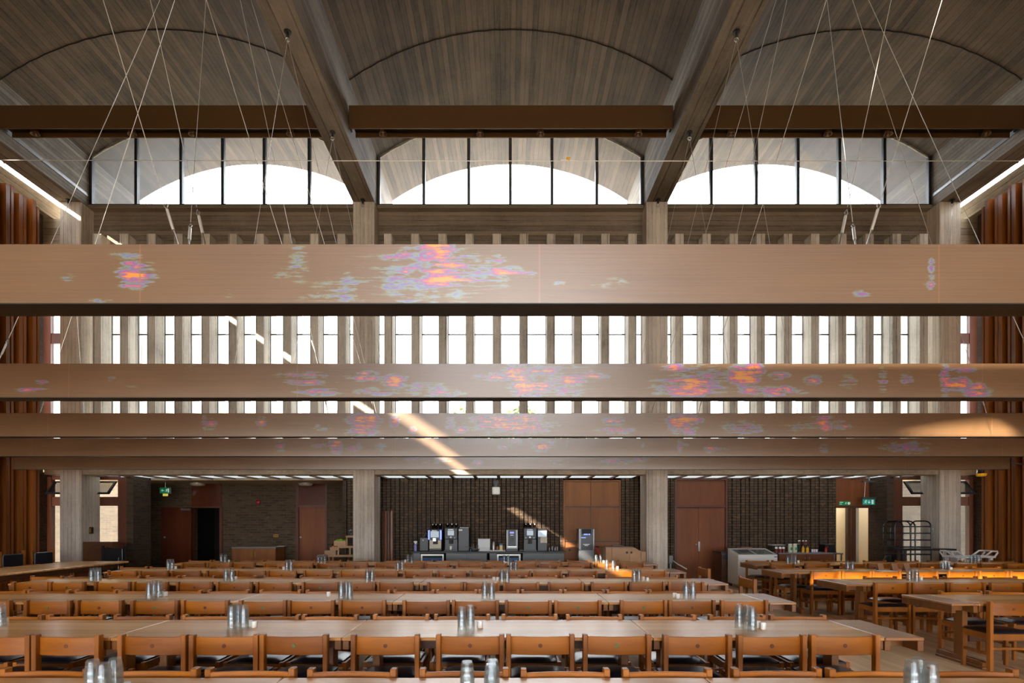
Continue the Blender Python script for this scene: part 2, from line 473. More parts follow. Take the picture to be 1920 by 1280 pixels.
class MB:
    def __init__(s):
        s.v, s.f = [], []

    def box(s, x0, x1, y0, y1, z0, z1):
        b = len(s.v)
        s.v += [(x0, y0, z0), (x1, y0, z0), (x1, y1, z0), (x0, y1, z0), (x0, y0, z1), (x1, y0, z1), (x1, y1, z1), (x0, y1, z1)]
        s.f += [tuple(b + i for i in q) for q in ((0, 3, 2, 1), (4, 5, 6, 7), (0, 1, 5, 4), (1, 2, 6, 5), (2, 3, 7, 6), (3, 0, 4, 7))]
        return s

    def prism(s, poly, axis, a0, a1):
        """poly: 2-D outline in the two other axes (in xyz order), pushed from a0 to a1 along axis"""
        b, n = len(s.v), len(poly)
        for a in (a0, a1):
            for p in poly:
                s.v.append({'x': (a, p[0], p[1]), 'y': (p[0], a, p[1]), 'z': (p[0], p[1], a)}[axis])
        s.f.append(tuple(b + i for i in range(n)))
        s.f.append(tuple(b + n + i for i in reversed(range(n))))
        for i in range(n):
            j = (i + 1) % n
            s.f.append((b + i, b + n + i, b + n + j, b + j))
        return s

    def lathe(s, prof, c=(0, 0, 0), n=16, axis='z'):
        b = len(s.v)
        for r, z in prof:
            for i in range(n):
                a = 2 * math.pi * i / n
                p = (r * math.cos(a), r * math.sin(a), z)
                if axis == 'y':
                    p = (p[0], p[2], p[1])
                elif axis == 'x':
                    p = (p[2], p[0], p[1])
                s.v.append((c[0] + p[0], c[1] + p[1], c[2] + p[2]))
        for k in range(len(prof) - 1):
            for i in range(n):
                j = (i + 1) % n
                s.f.append((b + k * n + i, b + k * n + j, b + (k + 1) * n + j, b + (k + 1) * n + i))
        if prof[0][0] > 1e-6:
            s.f.append(tuple(b + i for i in reversed(range(n))))
        if prof[-1][0] > 1e-6:
            s.f.append(tuple(b + (len(prof) - 1) * n + i for i in range(n)))
        return s

    def shell(s, prof, c=(0, 0, 0), n=16):
        """lathe without caps"""
        b = len(s.v)
        for r, z in prof:
            for i in range(n):
                a = 2 * math.pi * i / n
                s.v.append((c[0] + r * math.cos(a), c[1] + r * math.sin(a), c[2] + z))
        for k in range(len(prof) - 1):
            for i in range(n):
                j = (i + 1) % n
                s.f.append((b + k * n + i, b + k * n + j, b + (k + 1) * n + j, b + (k + 1) * n + i))
        return s

    def cyl(s, c, r, h, n=16, axis='z'):
        return s.lathe([(r, 0), (r, h)], c, n, axis)

    def tube(s, pts, r, n=6):
        pts = [Vector(p) for p in pts]
        b = len(s.v)
        for k, p in enumerate(pts):
            d = (pts[min(k + 1, len(pts) - 1)] - pts[max(k - 1, 0)]).normalized()
            u = d.cross(Vector((0, 0, 1)))
            if u.length < 1e-3:
                u = d.cross(Vector((1, 0, 0)))
            u.normalize()
            w = d.cross(u)
            for i in range(n):
                a = 2 * math.pi * i / n
                q = p + (u * math.cos(a) + w * math.sin(a)) * r
                s.v.append(tuple(q))
        for k in range(len(pts) - 1):
            for i in range(n):
                j = (i + 1) % n
                s.f.append((b + k * n + i, b + k * n + j, b + (k + 1) * n + j, b + (k + 1) * n + i))
        s.f.append(tuple(b + i for i in reversed(range(n))))
        s.f.append(tuple(b + (len(pts) - 1) * n + i for i in range(n)))
        return s

    def ball(s, c, r, n=10, m=7, sq=1.0):
        return s.lathe([(max(r * math.sin(math.pi * k / m), 1e-7), -r * sq * math.cos(math.pi * k / m)) for k in range(m + 1)], c, n)

    def build(s, name, mat, parent=None, loc=(0, 0, 0), bevel=0.0, smooth=False, seg=1):
        me = bpy.data.meshes.new(name)
        me.from_pydata(s.v, [], s.f)
        me.validate()
        bm = bmesh.new()
        bm.from_mesh(me)
        bmesh.ops.remove_doubles(bm, verts=bm.verts, dist=1e-6)
        bmesh.ops.recalc_face_normals(bm, faces=bm.faces)
        if bevel:
            bmesh.ops.bevel(bm, geom=[e for e in bm.edges if e.is_manifold and e.calc_face_angle(0) > 0.6],
                            offset=bevel, segments=seg, affect='EDGES', profile=0.5)
        if smooth:
            for f in bm.faces:
                f.smooth = True
            for e in bm.edges:
                if e.is_manifold and e.calc_face_angle(0) > 0.7:
                    e.smooth = False
        bm.to_mesh(me)
        bm.free()
        me.materials.append(mat)
        o = bpy.data.objects.new(name, me)
        COL.objects.link(o)
        o.location = loc
        if parent:
            o.parent = parent
        return o


def tag(o, label=None, cat=None, group=None, kind=None):
    if label:
        o['label'] = label
    if cat:
        o['category'] = cat
    if group:
        o['group'] = group
    if kind:
        o['kind'] = kind
    return o


def thing(name, label, cat, loc=(0, 0, 0), rz=0.0, group=None):
    o = bpy.data.objects.new(name, None)
    o.empty_display_size = 0.1
    COL.objects.link(o)
    o.location = loc
    o.rotation_euler = (0, 0, rz)
    return tag(o, label, cat, group)


def st(name, mb, mat, label=None, parent=None, cat=None, **kw):
    o = mb.build(name, mat, parent, **kw)
    if parent is None:
        tag(o, label, cat or name.split('_')[0], kind='structure')
    return o


def copy_tree(o, parent=None):
    kids = list(o.children)
    c = o.copy()
    COL.objects.link(c)
    c.parent = parent
    for ch in kids:
        copy_tree(ch, c)
    return c


def WX(px, D):
    return CX + (px - VX) * D / F


def WZ(py, D):
    return EYE + (HZ - py) * D / F


ORD = ['zeroth', 'first', 'second', 'third', 'fourth', 'fifth', 'sixth', 'seventh', 'eighth', 'ninth', 'tenth', 'eleventh', 'twelfth',
       'thirteenth', 'fourteenth', 'fifteenth', 'sixteenth', 'seventeenth', 'eighteenth', 'nineteenth', 'twentieth']
# ================================================================== SETTING
BAYS = (-7.43, 0.0, 7.43)
st('floor', MB().box(-13, 13, -9.5, 19, -0.12, 0), M['floor'], 'pale oak strip floor of the dining hall')
st('ground', MB().box(-60, 60, -40, 90, -0.6, -0.3), M['earth'], 'ground outside the hall windows')

# --- barrel vaults
RAD, HALF, SPRING, CROWN = 6.06, 3.44, 11.02, 12.09
ZC = CROWN - RAD


def vault(bx, name, label):
    n = 40
    a0 = math.asin(HALF / RAD)
    mb = MB()
    rows = [(-9.3, 0.0), (11.33, 0.0), (11.35, 0.022), (15.65, 0.022)]
    idx = []
    for y, up in rows:
        for rr in (RAD + up, RAD + 0.16):
            line = []
            for i in range(n + 1):
                a = -a0 + 2 * a0 * i / n
                # sawn board edges at the seam
                dy = 0.008 * math.sin(i * 2.7) if abs(y - 11.34) < 0.1 else 0
                line.append(len(mb.v))
                mb.v.append((bx + rr * math.sin(a), y + dy, ZC + rr * math.cos(a)))
            idx.append(line)
    inner = [idx[0], idx[2], idx[4], idx[6]]
    outer = [idx[1], idx[3], idx[5], idx[7]]
    for k in range(3):
        for i in range(n):
            mb.f.append((inner[k][i], inner[k][i + 1], inner[k + 1][i + 1], inner[k + 1][i]))
            mb.f.append((outer[k][i], outer[k + 1][i], outer[k + 1][i + 1], outer[k][i + 1]))
    for i in range(n):
        mb.f.append((inner[0][i], outer[0][i], outer[0][i + 1], inner[0][i + 1]))
        mb.f.append((inner[3][i], inner[3][i + 1], outer[3][i + 1], outer[3][i]))
    for k in range(3):
        mb.f.append((inner[k][0], inner[k + 1][0], outer[k + 1][0], outer[k][0]))
        mb.f.append((inner[k][n], outer[k][n], outer[k + 1][n], inner[k + 1][n]))
    o = st(name, mb, M['vault'], label)
    s = MB()
    pts = []
    for i in range(n + 1):
        a = -a0 + 2 * a0 * i / n
        pts.append((bx + (RAD - 0.001) * math.sin(a), 11.342 + 0.008 * math.sin(i * 2.7), ZC + (RAD - 0.001) * math.cos(a)))
    s.tube(pts, 0.014, 4)
    st('seam', s, M['groove'], parent=o)


for bx, w in zip(BAYS, ('left', 'middle', 'right')):
    vault(bx, 'ceiling_vault', f'board-marked concrete barrel vault of the {w} bay')

for x0, x1, w in ((-11.45, -10.87, 'far left'), (-3.99, -3.44, 'left of centre'), (3.44, 3.99, 'right of centre'), (10.87, 11.45, 'far right')):
    mb = MB().box(x0, x1, -9.3, 15.65, 9.73, 11.03)
    mb.box(x0, x1, -9.3, 15.65, 11.03, 11.32)
    st('ceiling_beam', mb, M['beam'], f'deep concrete roof rib, {w}')
for sx, w in ((-1, 'left'), (1, 'right')):
    a, b = sorted((sx * 10.868, sx * 10.852))
    st('trim_1' if sx < 0 else 'trim_2', MB().box(a, b, -8, 13.8, 9.98, 10.05), M['grey_metal'], f'grey conduit strip along the {w} roof rib')

# --- columns
COLX = (-11.14, -3.715, 3.715, 11.14)
for x, w in zip(COLX, ('at the left end', 'left of the coffee counter', 'beside the plywood cabinet', 'at the right end')):
    sx = -1 if x < 0 else 1
    o = st('column', MB().box(x - 0.27, x + 0.27, 13.5, 14.14, 0, 9.73), M['column'], f'square concrete column {w}', bevel=0.012)
    if abs(x) > 9:      # the corner columns carry a splayed inner side
        pass
    st('column', MB().box(x - 0.27, x + 0.27, -9.14, -8.5, 0, 9.73), M['column'], f'rear concrete column, {w}')

# --- slab edge, soffit and roof of the low aisle behind the columns
st('beam_fascia', MB().box(-11.85, 11.85, 13.56, 13.95, 2.83, 2.985), M['fascia'], 'long concrete slab edge above the serving aisle', cat='beam')
st('ceiling_aisle', MB().box(-12.6, 12.6, 13.95, 17.4, 2.93, 3.05), M['plaster'], 'ceiling of the serving aisle')
st('ceiling_lobby', MB().box(-12.6, -4.58, 15.0, 16.9, 2.80, 2.93), M['plaster'], 'lower plaster ceiling over the left lobby')
st('wall_sill', MB().box(-10.87, 10.87, 13.9, 14.3, 2.985, 3.12), M['pale_conc'], 'concrete sill under the tall windows')
for k, bx in enumerate(BAYS):
    st('beam_spandrel', MB().box(bx - HALF, bx + HALF, 13.92, 14.25, 8.6, 9.79).box(bx - HALF, bx + HALF, 13.74, 13.92, 9.71, 9.79), M['spandrel'], f'concrete spandrel under clerestory {ORD[k + 1]} from left', cat='beam')
    st('beam_spandrel', MB().box(bx - HALF, bx + HALF, -9.2, -8.95, 8.6, 10.86).box(bx - HALF, bx + HALF, -9.2, -8.95, 11.2, 11.72), M['spandrel'], 'unseen rear spandrel and added bar, heights set to shape the sun patch', cat='beam')  # raised sill and extra bar out of view, cut to shape the sun patch

# --- tall windows between concrete fins
SP = 0.6925
wn = 1
for b, bx in enumerate(BAYS):
    cx = [bx + SP * (k + 0.5) for k in range(-5, 5)]
    for i, x in enumerate(cx):
        mb = MB().box(x - 0.105, x + 0.105, 13.6, 14.35, 2.99, 8.6)
        mb.box(x - 0.105, x + 0.105, 13.6, 13.92, 8.6, 8.97)
        st('window_fin', mb, M['fin'], f'concrete window fin, {ORD[i + 1]} from left in bay {b + 1}', cat='fin')
        rw = 0.20 if abs(x) < 3.5 else (0.25 if abs(x) < 6.5 else 0.31)  # unseen rear fins, gaps sized for the brightness mirrored in the copper
        mb = MB().box(x - rw, x + rw, -9.35, -8.6, 2.99, 8.6)
        st('window_fin', mb, M['fin'], 'unseen rear concrete fin, width set for the glow mirrored in the copper', cat='fin')
    edges = [bx - HALF] + [v for x in cx for v in (x - 0.105, x + 0.105)] + [bx + HALF]
    for i in range(0, len(edges), 2):
        x0, x1 = edges[i], edges[i + 1]
        fr = MB()
        for zz in (3.12, 6.54, 8.57):
            fr.box(x0, x1, 13.985, 14.015, zz - 0.014, zz + 0.014)
        fr.box(x0, x0 + 0.012, 13.985, 14.015, 3.13, 8.56)
        fr.box(x1 - 0.012, x1, 13.985, 14.015, 3.13, 8.56)
        o = st(f'window_{wn}', fr, M['mullion'], f'tall window strip, {ORD[i // 2 + 1]} from left in bay {b + 1}')
        st('pane', MB().box(x0 + 0.005, x1 - 0.005, 13.997, 14.003, 3.12, 8.58), M['glass'], parent=o)
        wn += 1

# --- clerestory windows under the vaults
for b, bx in enumerate(BAYS):
    fr, ed = MB(), MB()
    zt = lambda x: ZC + math.sqrt((RAD + 0.02) ** 2 - (x - bx) ** 2)
    for dx in (-3.40, -2.235, -1.075, 0.0, 1.075, 2.235, 3.40):
        x = bx + dx
        fr.box(x - 0.036, x - 0.014, 13.76, 13.86, 9.80, zt(x) - 0.01)
        fr.box(x + 0.014, x + 0.036, 13.76, 13.86, 9.80, zt(x) - 0.01)
        ed.box(x - 0.014, x + 0.014, 13.79, 13.85, 9.80, zt(x) - 0.01)
    fr.box(bx - HALF, bx + HALF, 13.74, 13.88, 9.79, 9.815)
    o = st(f'window_{wn}', fr, M['mullion'], f'arched clerestory window of the {("left", "middle", "right")[b]} bay')
    wn += 1
    st('mullion', ed, M['mullion_edge'], parent=o)
    pts = [(bx + HALF * t / 20, 13.8, zt(bx + HALF * t / 20) - 0.03 + 0.006 * math.sin(t * 4.1)) for t in range(-20, 21)]
    st('head_bead', MB().tube(pts, 0.022, 6), M['pale_conc'], parent=o)
    poly = [(bx - HALF, 9.8)] + [(p[0], p[2]) for p in pts] + [(bx + HALF, 9.8)]
    st('pane', MB().prism(poly, 'y', 13.80, 13.806), M['glass_hazy'], parent=o)

# --- side walls
for sx, w in ((-1, 'left'), (1, 'right')):
    a, b = sorted((sx * 11.80, sx * 12.2))
    st(f'wall_{w}', MB().box(a, b, -9.3, 13.47, 0, 9.35), M['brick_side'], f'brown brick {w} side wall')
    a, b = sorted((sx * 11.66, sx * 12.2))
    st(f'wall_{w}_top', MB().box(a, b, -9.3, 15.0, 9.36, 9.76), M['pale_conc'], f'concrete band above the {w} timber fins', cat='wall')
    a, b = sorted((sx * 11.41, sx * 12.6))
    st(f'wall_{w}_corner', MB().box(a, b, 13.62, 14.2, 8.35, 9.36), M['pale_conc'], f'concrete block beside the {w} end column', cat='wall')
    a, b = sorted((sx * 12.42, sx * 12.8))
    st(f'wall_{w}_recess', MB().box(a, b, 13.3, 14.5, 0, 9.7), M['brick_side'], f'brick return of the {w} recess', cat='wall')
    # rooflight slot
    a, b = sorted((sx * 11.45, sx * 11.66))
    fr = MB()
    for y in [v * 1.75 - 7.0 for v in range(0, 12)]:
        fr.box(a, b, y - 0.02, y + 0.02, 9.86, 9.90)
    o = st(f'window_{wn}', fr, M['mullion'], f'long glazed roof slot beside the {w} rib')
    wn += 1
    st('pane', MB().box(a, b, -7.0, 13.9, 9.90, 9.906), M['glass'], parent=o)
    st(f'ceiling_{w}_strip', MB().box(a, b, -9.3, -7.0, 9.50, 9.95), M['pale_conc'], f'closed end of the {w} roof slot, unseen, added to cut the sun stripe short', cat='ceiling')  # out-of-view block that keeps the sun stripe off the nearer copper beams
    # timber fins
    fb = MB()
    a, b = sorted((sx * 11.74, sx * 11.79))
    fb.box(a, b, -8.4, 13.0, 0.0, 9.25)
    o = st(f'trim_{3 if sx < 0 else 4}', fb, M['fin_back'], f'tall cedar fin screen along the {w} wall')
    f2 = MB()
    y = -8.3
    i = 0
    while y < 12.97:
        dep = 11.45 + (0.0, 0.05, 0.02, 0.08)[i % 4] * 0.8
        wd = (0.095, 0.075, 0.105, 0.06)[(i * 3) % 4]
        a, b = sorted((sx * dep, sx * 11.74))
        f2.box(a, b, y, y + wd, 0, 9.33 + 0.05 * math.sin(i * 2.3))
        y += 0.17
        i += 1
    st('fin', f2, M['fin_wood'], parent=o)

# --- rear wall behind the camera (lets daylight in, mirrored in the copper)
st('wall_rear', MB().box(-12.2, 12.2, -9.3, -8.9, 0, 0.5).box(-12.2, 12.2, -9.3, -8.9, 2.8, 2.99), M['brick_back'], 'brick rear wall behind the camera')
for sx in (-1, 1):
    a, b = sorted((sx * 11.41, sx * 12.2))
    st('wall_rear_end', MB().box(a, b, -9.3, -8.9, 2.99, 9.7), M['pale_conc'], 'rear corner wall', cat='wall')

# --- back wall of the serving aisle
DW = 15.0
SKIP = [(WX(1056, DW), WX(1163, DW)), (WX(1264, DW), WX(1363, DW))]
XL, XR = WX(650, DW), WX(1567, DW)
bk = MB()
edges = [XL] + [v for s_ in SKIP for v in s_] + [XR]
for i in range(0, len(edges), 2):
    bk.box(edges[i], edges[i + 1], DW + 0.04, DW + 0.25, 0, 2.93)
bk.box(XL, XR, DW + 0.34, DW + 0.45, 0, 2.93)
wb_ = st('wall_back', bk, M['groove'], 'fluted brown brick wall behind the coffee counter')
rb = MB()
for i in range(0, len(edges), 2):
    x0, x1 = edges[i], edges[i + 1]
    n = max(1, round((x1 - x0) / 0.124))
    p = (x1 - x0) / n
    for j in range(n):
        g = 0.016 if j % 4 else 0.026
        dd = 0.0 if j % 2 else 0.025
        rb.box(x0 + j * p + g, x0 + (j + 1) * p - 0.004, DW - 0.05 + dd, DW + 0.05, 0, 2.93)
st('brick_rib', rb, M['brick_rib'], parent=wb_)
st('wall_back_end', MB().box(XL - 0.1, XL, DW - 0.03, 16.4, 0, 2.93), M['brick_side'], 'brick end of the fluted wall', cat='wall')

# left lobby: plain brick wall with two doors
DL = 16.4
d1 = (WX(360, DL), WX(416, DL))
d2 = (WX(555, DL), WX(614, DL))
lw = MB()
lw.box(WX(275, DL), d1[0], DL, DL + 0.3, 0, 2.8)
lw.box(d1[1], d2[0], DL, DL + 0.3, 0, 2.8)
lw.box(d2[1], XL, DL, DL + 0.3, 0, 2.8)
lw.box(-11.95, WX(249, DL), DL, DL + 0.3, 0, 2.8)
lw.box(WX(249, DL), WX(275, DL), DL, DL + 0.3, 0, 0.35)
st('wall_lobby', lw, M['brick_back'], 'plain brown brick wall of the left lobby')
nk = MB().box(WX(249, DL), WX(275, DL), DL + 0.1, DL + 0.16, 0.35, 0.42)
for zz in (2.02, 2.72):
    nk.box(WX(249, DL), WX(275, DL), DL + 0.1, DL + 0.16, zz, zz + 0.08)
o = st(f'window_{wn}', nk, M['frame_wood'], 'narrow lobby window facing pale brick')
wn += 1
st('pane', MB().box(WX(249, DL), WX(275, DL), DL + 0.12, DL + 0.126, 0.4, 2.75), M['glass'], parent=o)

# door 1: open red leaf beside a dark opening, panel over it
xo = d1
o = st('door_1', MB().box(WX(304, 16.3), WX(360, 16.3), 16.26, 16.31, 0.02, WZ(951, 16.3)), M['door_red'], 'glossy red-brown door folded back beside a dark opening')
st('closer', MB().box(WX(339, 16.2), WX(357, 16.2), 16.2, 16.26, WZ(957, 16.2), WZ(953, 16.2)), M['steel'], parent=o)
st('handle', MB().lathe([(0.001, 0), (0.03, 0.01), (0.03, 0.04), (0.012, 0.05)], (WX(307.5, 16.2), 16.21, WZ(1007, 16.2)), 10, 'y'), M['steel'], parent=o)
st('overpanel', MB().box(xo[0], xo[1], DL - 0.03, DL + 0.05, WZ(950, DL), 2.8), M['door_red'], parent=o)
fr = MB().box(xo[0] - 0.03, xo[0] + 0.04, DL - 0.05, DL + 0.1, 0, WZ(950, DL)).box(xo[1] - 0.05, xo[1] + 0.03, DL - 0.05, DL + 0.1, 0, WZ(950, DL))
fr.box(xo[0], xo[1], DL - 0.05, DL + 0.1, WZ(952, DL), WZ(949, DL))
st('frame', fr, M['frame_wood'], parent=o)
dk = MB().box(xo[0] - 0.4, xo[1] + 0.4, 18.2, 18.3, 0, 2.8).box(xo[0] - 0.4, xo[0] - 0.3, 16.7, 18.2, 0, 2.8).box(xo[1] + 0.3, xo[1] + 0.4, 16.7, 18.2, 0, 2.8)
dk.box(xo[0] - 0.4, xo[1] + 0.4, 16.7, 18.3, 2.7, 2.8)
st('wall_corridor', dk, M['dark_room'], 'dark corridor beyond the open red door')
# door 2
o = st('door_2', MB().box(d2[0] + 0.09, d2[1] - 0.06, DL + 0.03, DL + 0.08, 0.02, WZ(951, DL)), M['door'], 'closed brown lobby door')
fr = MB().box(d2[0], d2[0] + 0.09, DL - 0.04, DL + 0.1, 0, 2.8).box(d2[1] - 0.06, d2[1], DL - 0.04, DL + 0.1, 0, 2.8)
fr.box(d2[0] + 0.09, d2[1] - 0.06, DL - 0.02, DL + 0.1, WZ(951, DL), WZ(947, DL))
st('frame', fr, M['frame_wood'], parent=o)
st('overpanel', MB().box(d2[0] + 0.09, d2[1] - 0.06, DL, DL + 0.06, WZ(947, DL), 2.8), M['door_red'], parent=o)
st('handle', MB().lathe([(0.001, 0), (0.03, 0.01), (0.03, 0.05), (0.012, 0.07)], (d2[0] + 0.15, DL - 0.05, WZ(1007, DL)), 10, 'y'), M['steel'], parent=o)
for q in range(6):
    ya, yb = 14.45 + q * 0.325, 14.45 + (q + 1) * 0.325
    xa, xb = -10.24 - q * 0.275, -10.24 - (q + 1) * 0.275
    st('wall_lobby_end', MB().prism([(xa - 0.12, ya), (xa + 0.12, ya), (xb + 0.12, yb), (xb - 0.12, yb)], 'z', 0, 2.8), M['brick_back'],
       f'slanted brick wall between end window and lobby, {ORD[q + 1]} length from the hall', cat='wall')

# double door
x0, x1 = SKIP[1]
xm = WX(1309.5, DW)
zt_ = WZ(951, DW)
fr = MB().box(x0, x0 + 0.06, DW - 0.06, DW + 0.1, 0, 2.9).box(x1 - 0.06, x1, DW - 0.06, DW + 0.1, 0, 2.9)
fr.box(x0 + 0.06, x1 - 0.06, DW - 0.05, DW + 0.1, zt_, zt_ + 0.06).box(x0 + 0.06, x1 - 0.06, DW - 0.05, DW + 0.1, 2.80, 2.9)
o = st('door_3', fr, M['frame_wood'], 'brown double door right of the centre column')
st('leaf', MB().box(x0 + 0.065, xm - 0.004, DW - 0.01, DW + 0.04, 0.02, zt_ - 0.01), M['door'], parent=o)
st('leaf', MB().box(xm + 0.004, x1 - 0.065, DW - 0.01, DW + 0.04, 0.02, zt_ - 0.01), M['door'], parent=o)
st('overpanel', MB().box(x0 + 0.06, x1 - 0.06, DW, DW + 0.05, zt_ + 0.06, 2.8), M['door'], parent=o)
st('lock_plate', MB().box(xm - 0.012, xm + 0.035, DW - 0.03, DW - 0.01, WZ(1033, DW), WZ(1015, DW)), M['steel'], parent=o)
st('knob', MB().lathe([(0.001, 0), (0.026, 0.012), (0.026, 0.03), (0.012, 0.06)], (xm - 0.07, DW - 0.07, WZ(1020, DW)), 10, 'y'), M['steel'], parent=o)

# kitchen doorway with wood overpanel at the right
x0, x1 = XR, WX(1665, DW)
o = st('door_4', MB().box(x0, x1, DW, DW + 0.06, WZ(950, DW), 2.93), M['door'], 'wood panelled doorway to the kitchen')
fr = MB().box(x0, x1, DW - 0.04, DW + 0.1, WZ(952, DW), WZ(948, DW))
fr.box(WX(1589, DW), WX(1594, DW), DW - 0.02, DW + 0.1, 0, WZ(952, DW)).box(WX(1597, DW), WX(1604, DW), DW - 0.02, DW + 0.1, 0, WZ(952, DW))
st('frame', fr, M['frame_wood'], parent=o)
st('leaf', MB().box(WX(1630, DW), WX(1656, DW), DW, DW + 0.05, 0.02, WZ(952, DW)), M['door'], parent=o)
st('edge_plate', MB().box(WX(1656.5, DW), WX(1658.5, DW), DW - 0.01, DW + 0.04, 0.1, WZ(952, DW)), M['steel'], parent=o)
st('jamb', MB().box(WX(1659, DW), x1, DW - 0.02, DW + 0.08, 0, WZ(952, DW)), M['frame_wood'], parent=o)
kt = MB().box(9.0, 10.9, 17.2, 17.3, 0, 2.93).box(8.9, 9.0, 15.3, 17.3, 0, 2.93).box(10.86, 10.96, 15.3, 17.3, 0, 2.93)
kt.box(9.75, 9.85, 15.06, 16.9, 0, 2.93)
st('wall_kitchen', kt, M['cream'], 'cream plaster wall beyond the kitchen doorway')
st('wall_back_pier', MB().box(x1, 10.86, DW - 0.02, DW + 0.3, 0, 2.93), M['brick_back'], 'brick pier right of the kitchen doorway', cat='wall')

# end windows behind the corner columns
for sx, w in ((-1, 'left'), (1, 'right')):
    D = 14.35

    def bx_(mb, a, b, y0, y1, z0, z1):
        a, b = sorted((sx * a, sx * b))
        return mb.box(a, b, y0, y1, z0, z1)
    fr = MB()
    bx_(fr, 10.28, 10.52, D - 0.05, D + 0.08, 0, 2.83)
    bx_(fr, 12.31, 12.42, D - 0.05, D + 0.08, 0, 2.83)
    bx_(fr, 10.52, 12.31, D - 0.02, D + 0.06, 2.06, 2.30)
    bx_(fr, 10.52, 12.31, D - 0.02, D + 0.06, 2.76, 2.93)
    bx_(fr, 10.52, 12.31, D - 0.02, D + 0.06, 0.0, 0.55)
    o = st(f'window_{wn}', fr, M['frame_wood'], f'timber framed end window behind the {w} column')
    wn += 1
    p = MB()
    bx_(p, 10.52, 12.31, D + 0.01, D + 0.016, 0.55, 2.06)
    st('pane', p, M['glass'], parent=o)
    # top-hung vent standing open
    v = MB()
    xs = sorted((sx * 10.58, sx * 12.25))
    for a, b in ((xs[0], xs[0] + 0.05), (xs[1] - 0.05, xs[1])):
        v.prism([(D - 0.03, 2.72), (D + 0.03, 2.72), (D - 0.27, 2.36), (D - 0.33, 2.36)], 'x', a, b)
    v.prism([(D - 0.28, 2.41), (D - 0.25, 2.41), (D - 0.29, 2.355), (D - 0.33, 2.355)], 'x', xs[0], xs[1])
    v.prism([(D - 0.03, 2.72), (D + 0.03, 2.72), (D - 0.01, 2.68), (D - 0.06, 2.68)], 'x', xs[0], xs[1])
    st('vent', v, M['black_gloss'], parent=o)
    st('vent_pane', MB().prism([(D - 0.01, 2.70), (D, 2.70), (D - 0.29, 2.37), (D - 0.30, 2.37)], 'x', xs[0] + 0.05, xs[1] - 0.05), M['glass'], parent=o)
    a, b = sorted((sx * 10.10, sx * 10.28))
    st('wall_pier', MB().box(a, b, D - 0.06, DW, 0, 2.93), M['brick_side'], f'brick pier beside the {w} end window')
    a, b = sorted((sx * 12.0, sx * 12.35))
    # upper slim window between side wall and column
    fr = MB()
    bx_(fr, 11.42, 12.15, 14.12, 14.18, 6.35, 6.62)
    bx_(fr, 12.15, 12.42, 14.1, 14.2, 2.985, 8.35)
    o = st(f'window_{wn}', fr, M['frame_wood'], f'slim upper window beside the {w} end column')
    wn += 1
    p = MB()
    bx_(p, 11.42, 12.15, 14.15, 14.156, 2.985, 8.35)
    st('pane', p, M['glass'], parent=o)

kl = bpy.data.lights.new('kitchen_fill', 'AREA')  # unseen area lamp added to brighten the kitchen walls
kl.energy = 70.0
kl.size = 0.5
kl.color = (1.0, 0.93, 0.82)
ko = bpy.data.objects.new('kitchen_fill', kl)
ko.location = (9.75, 16.1, 2.88)
COL.objects.link(ko)
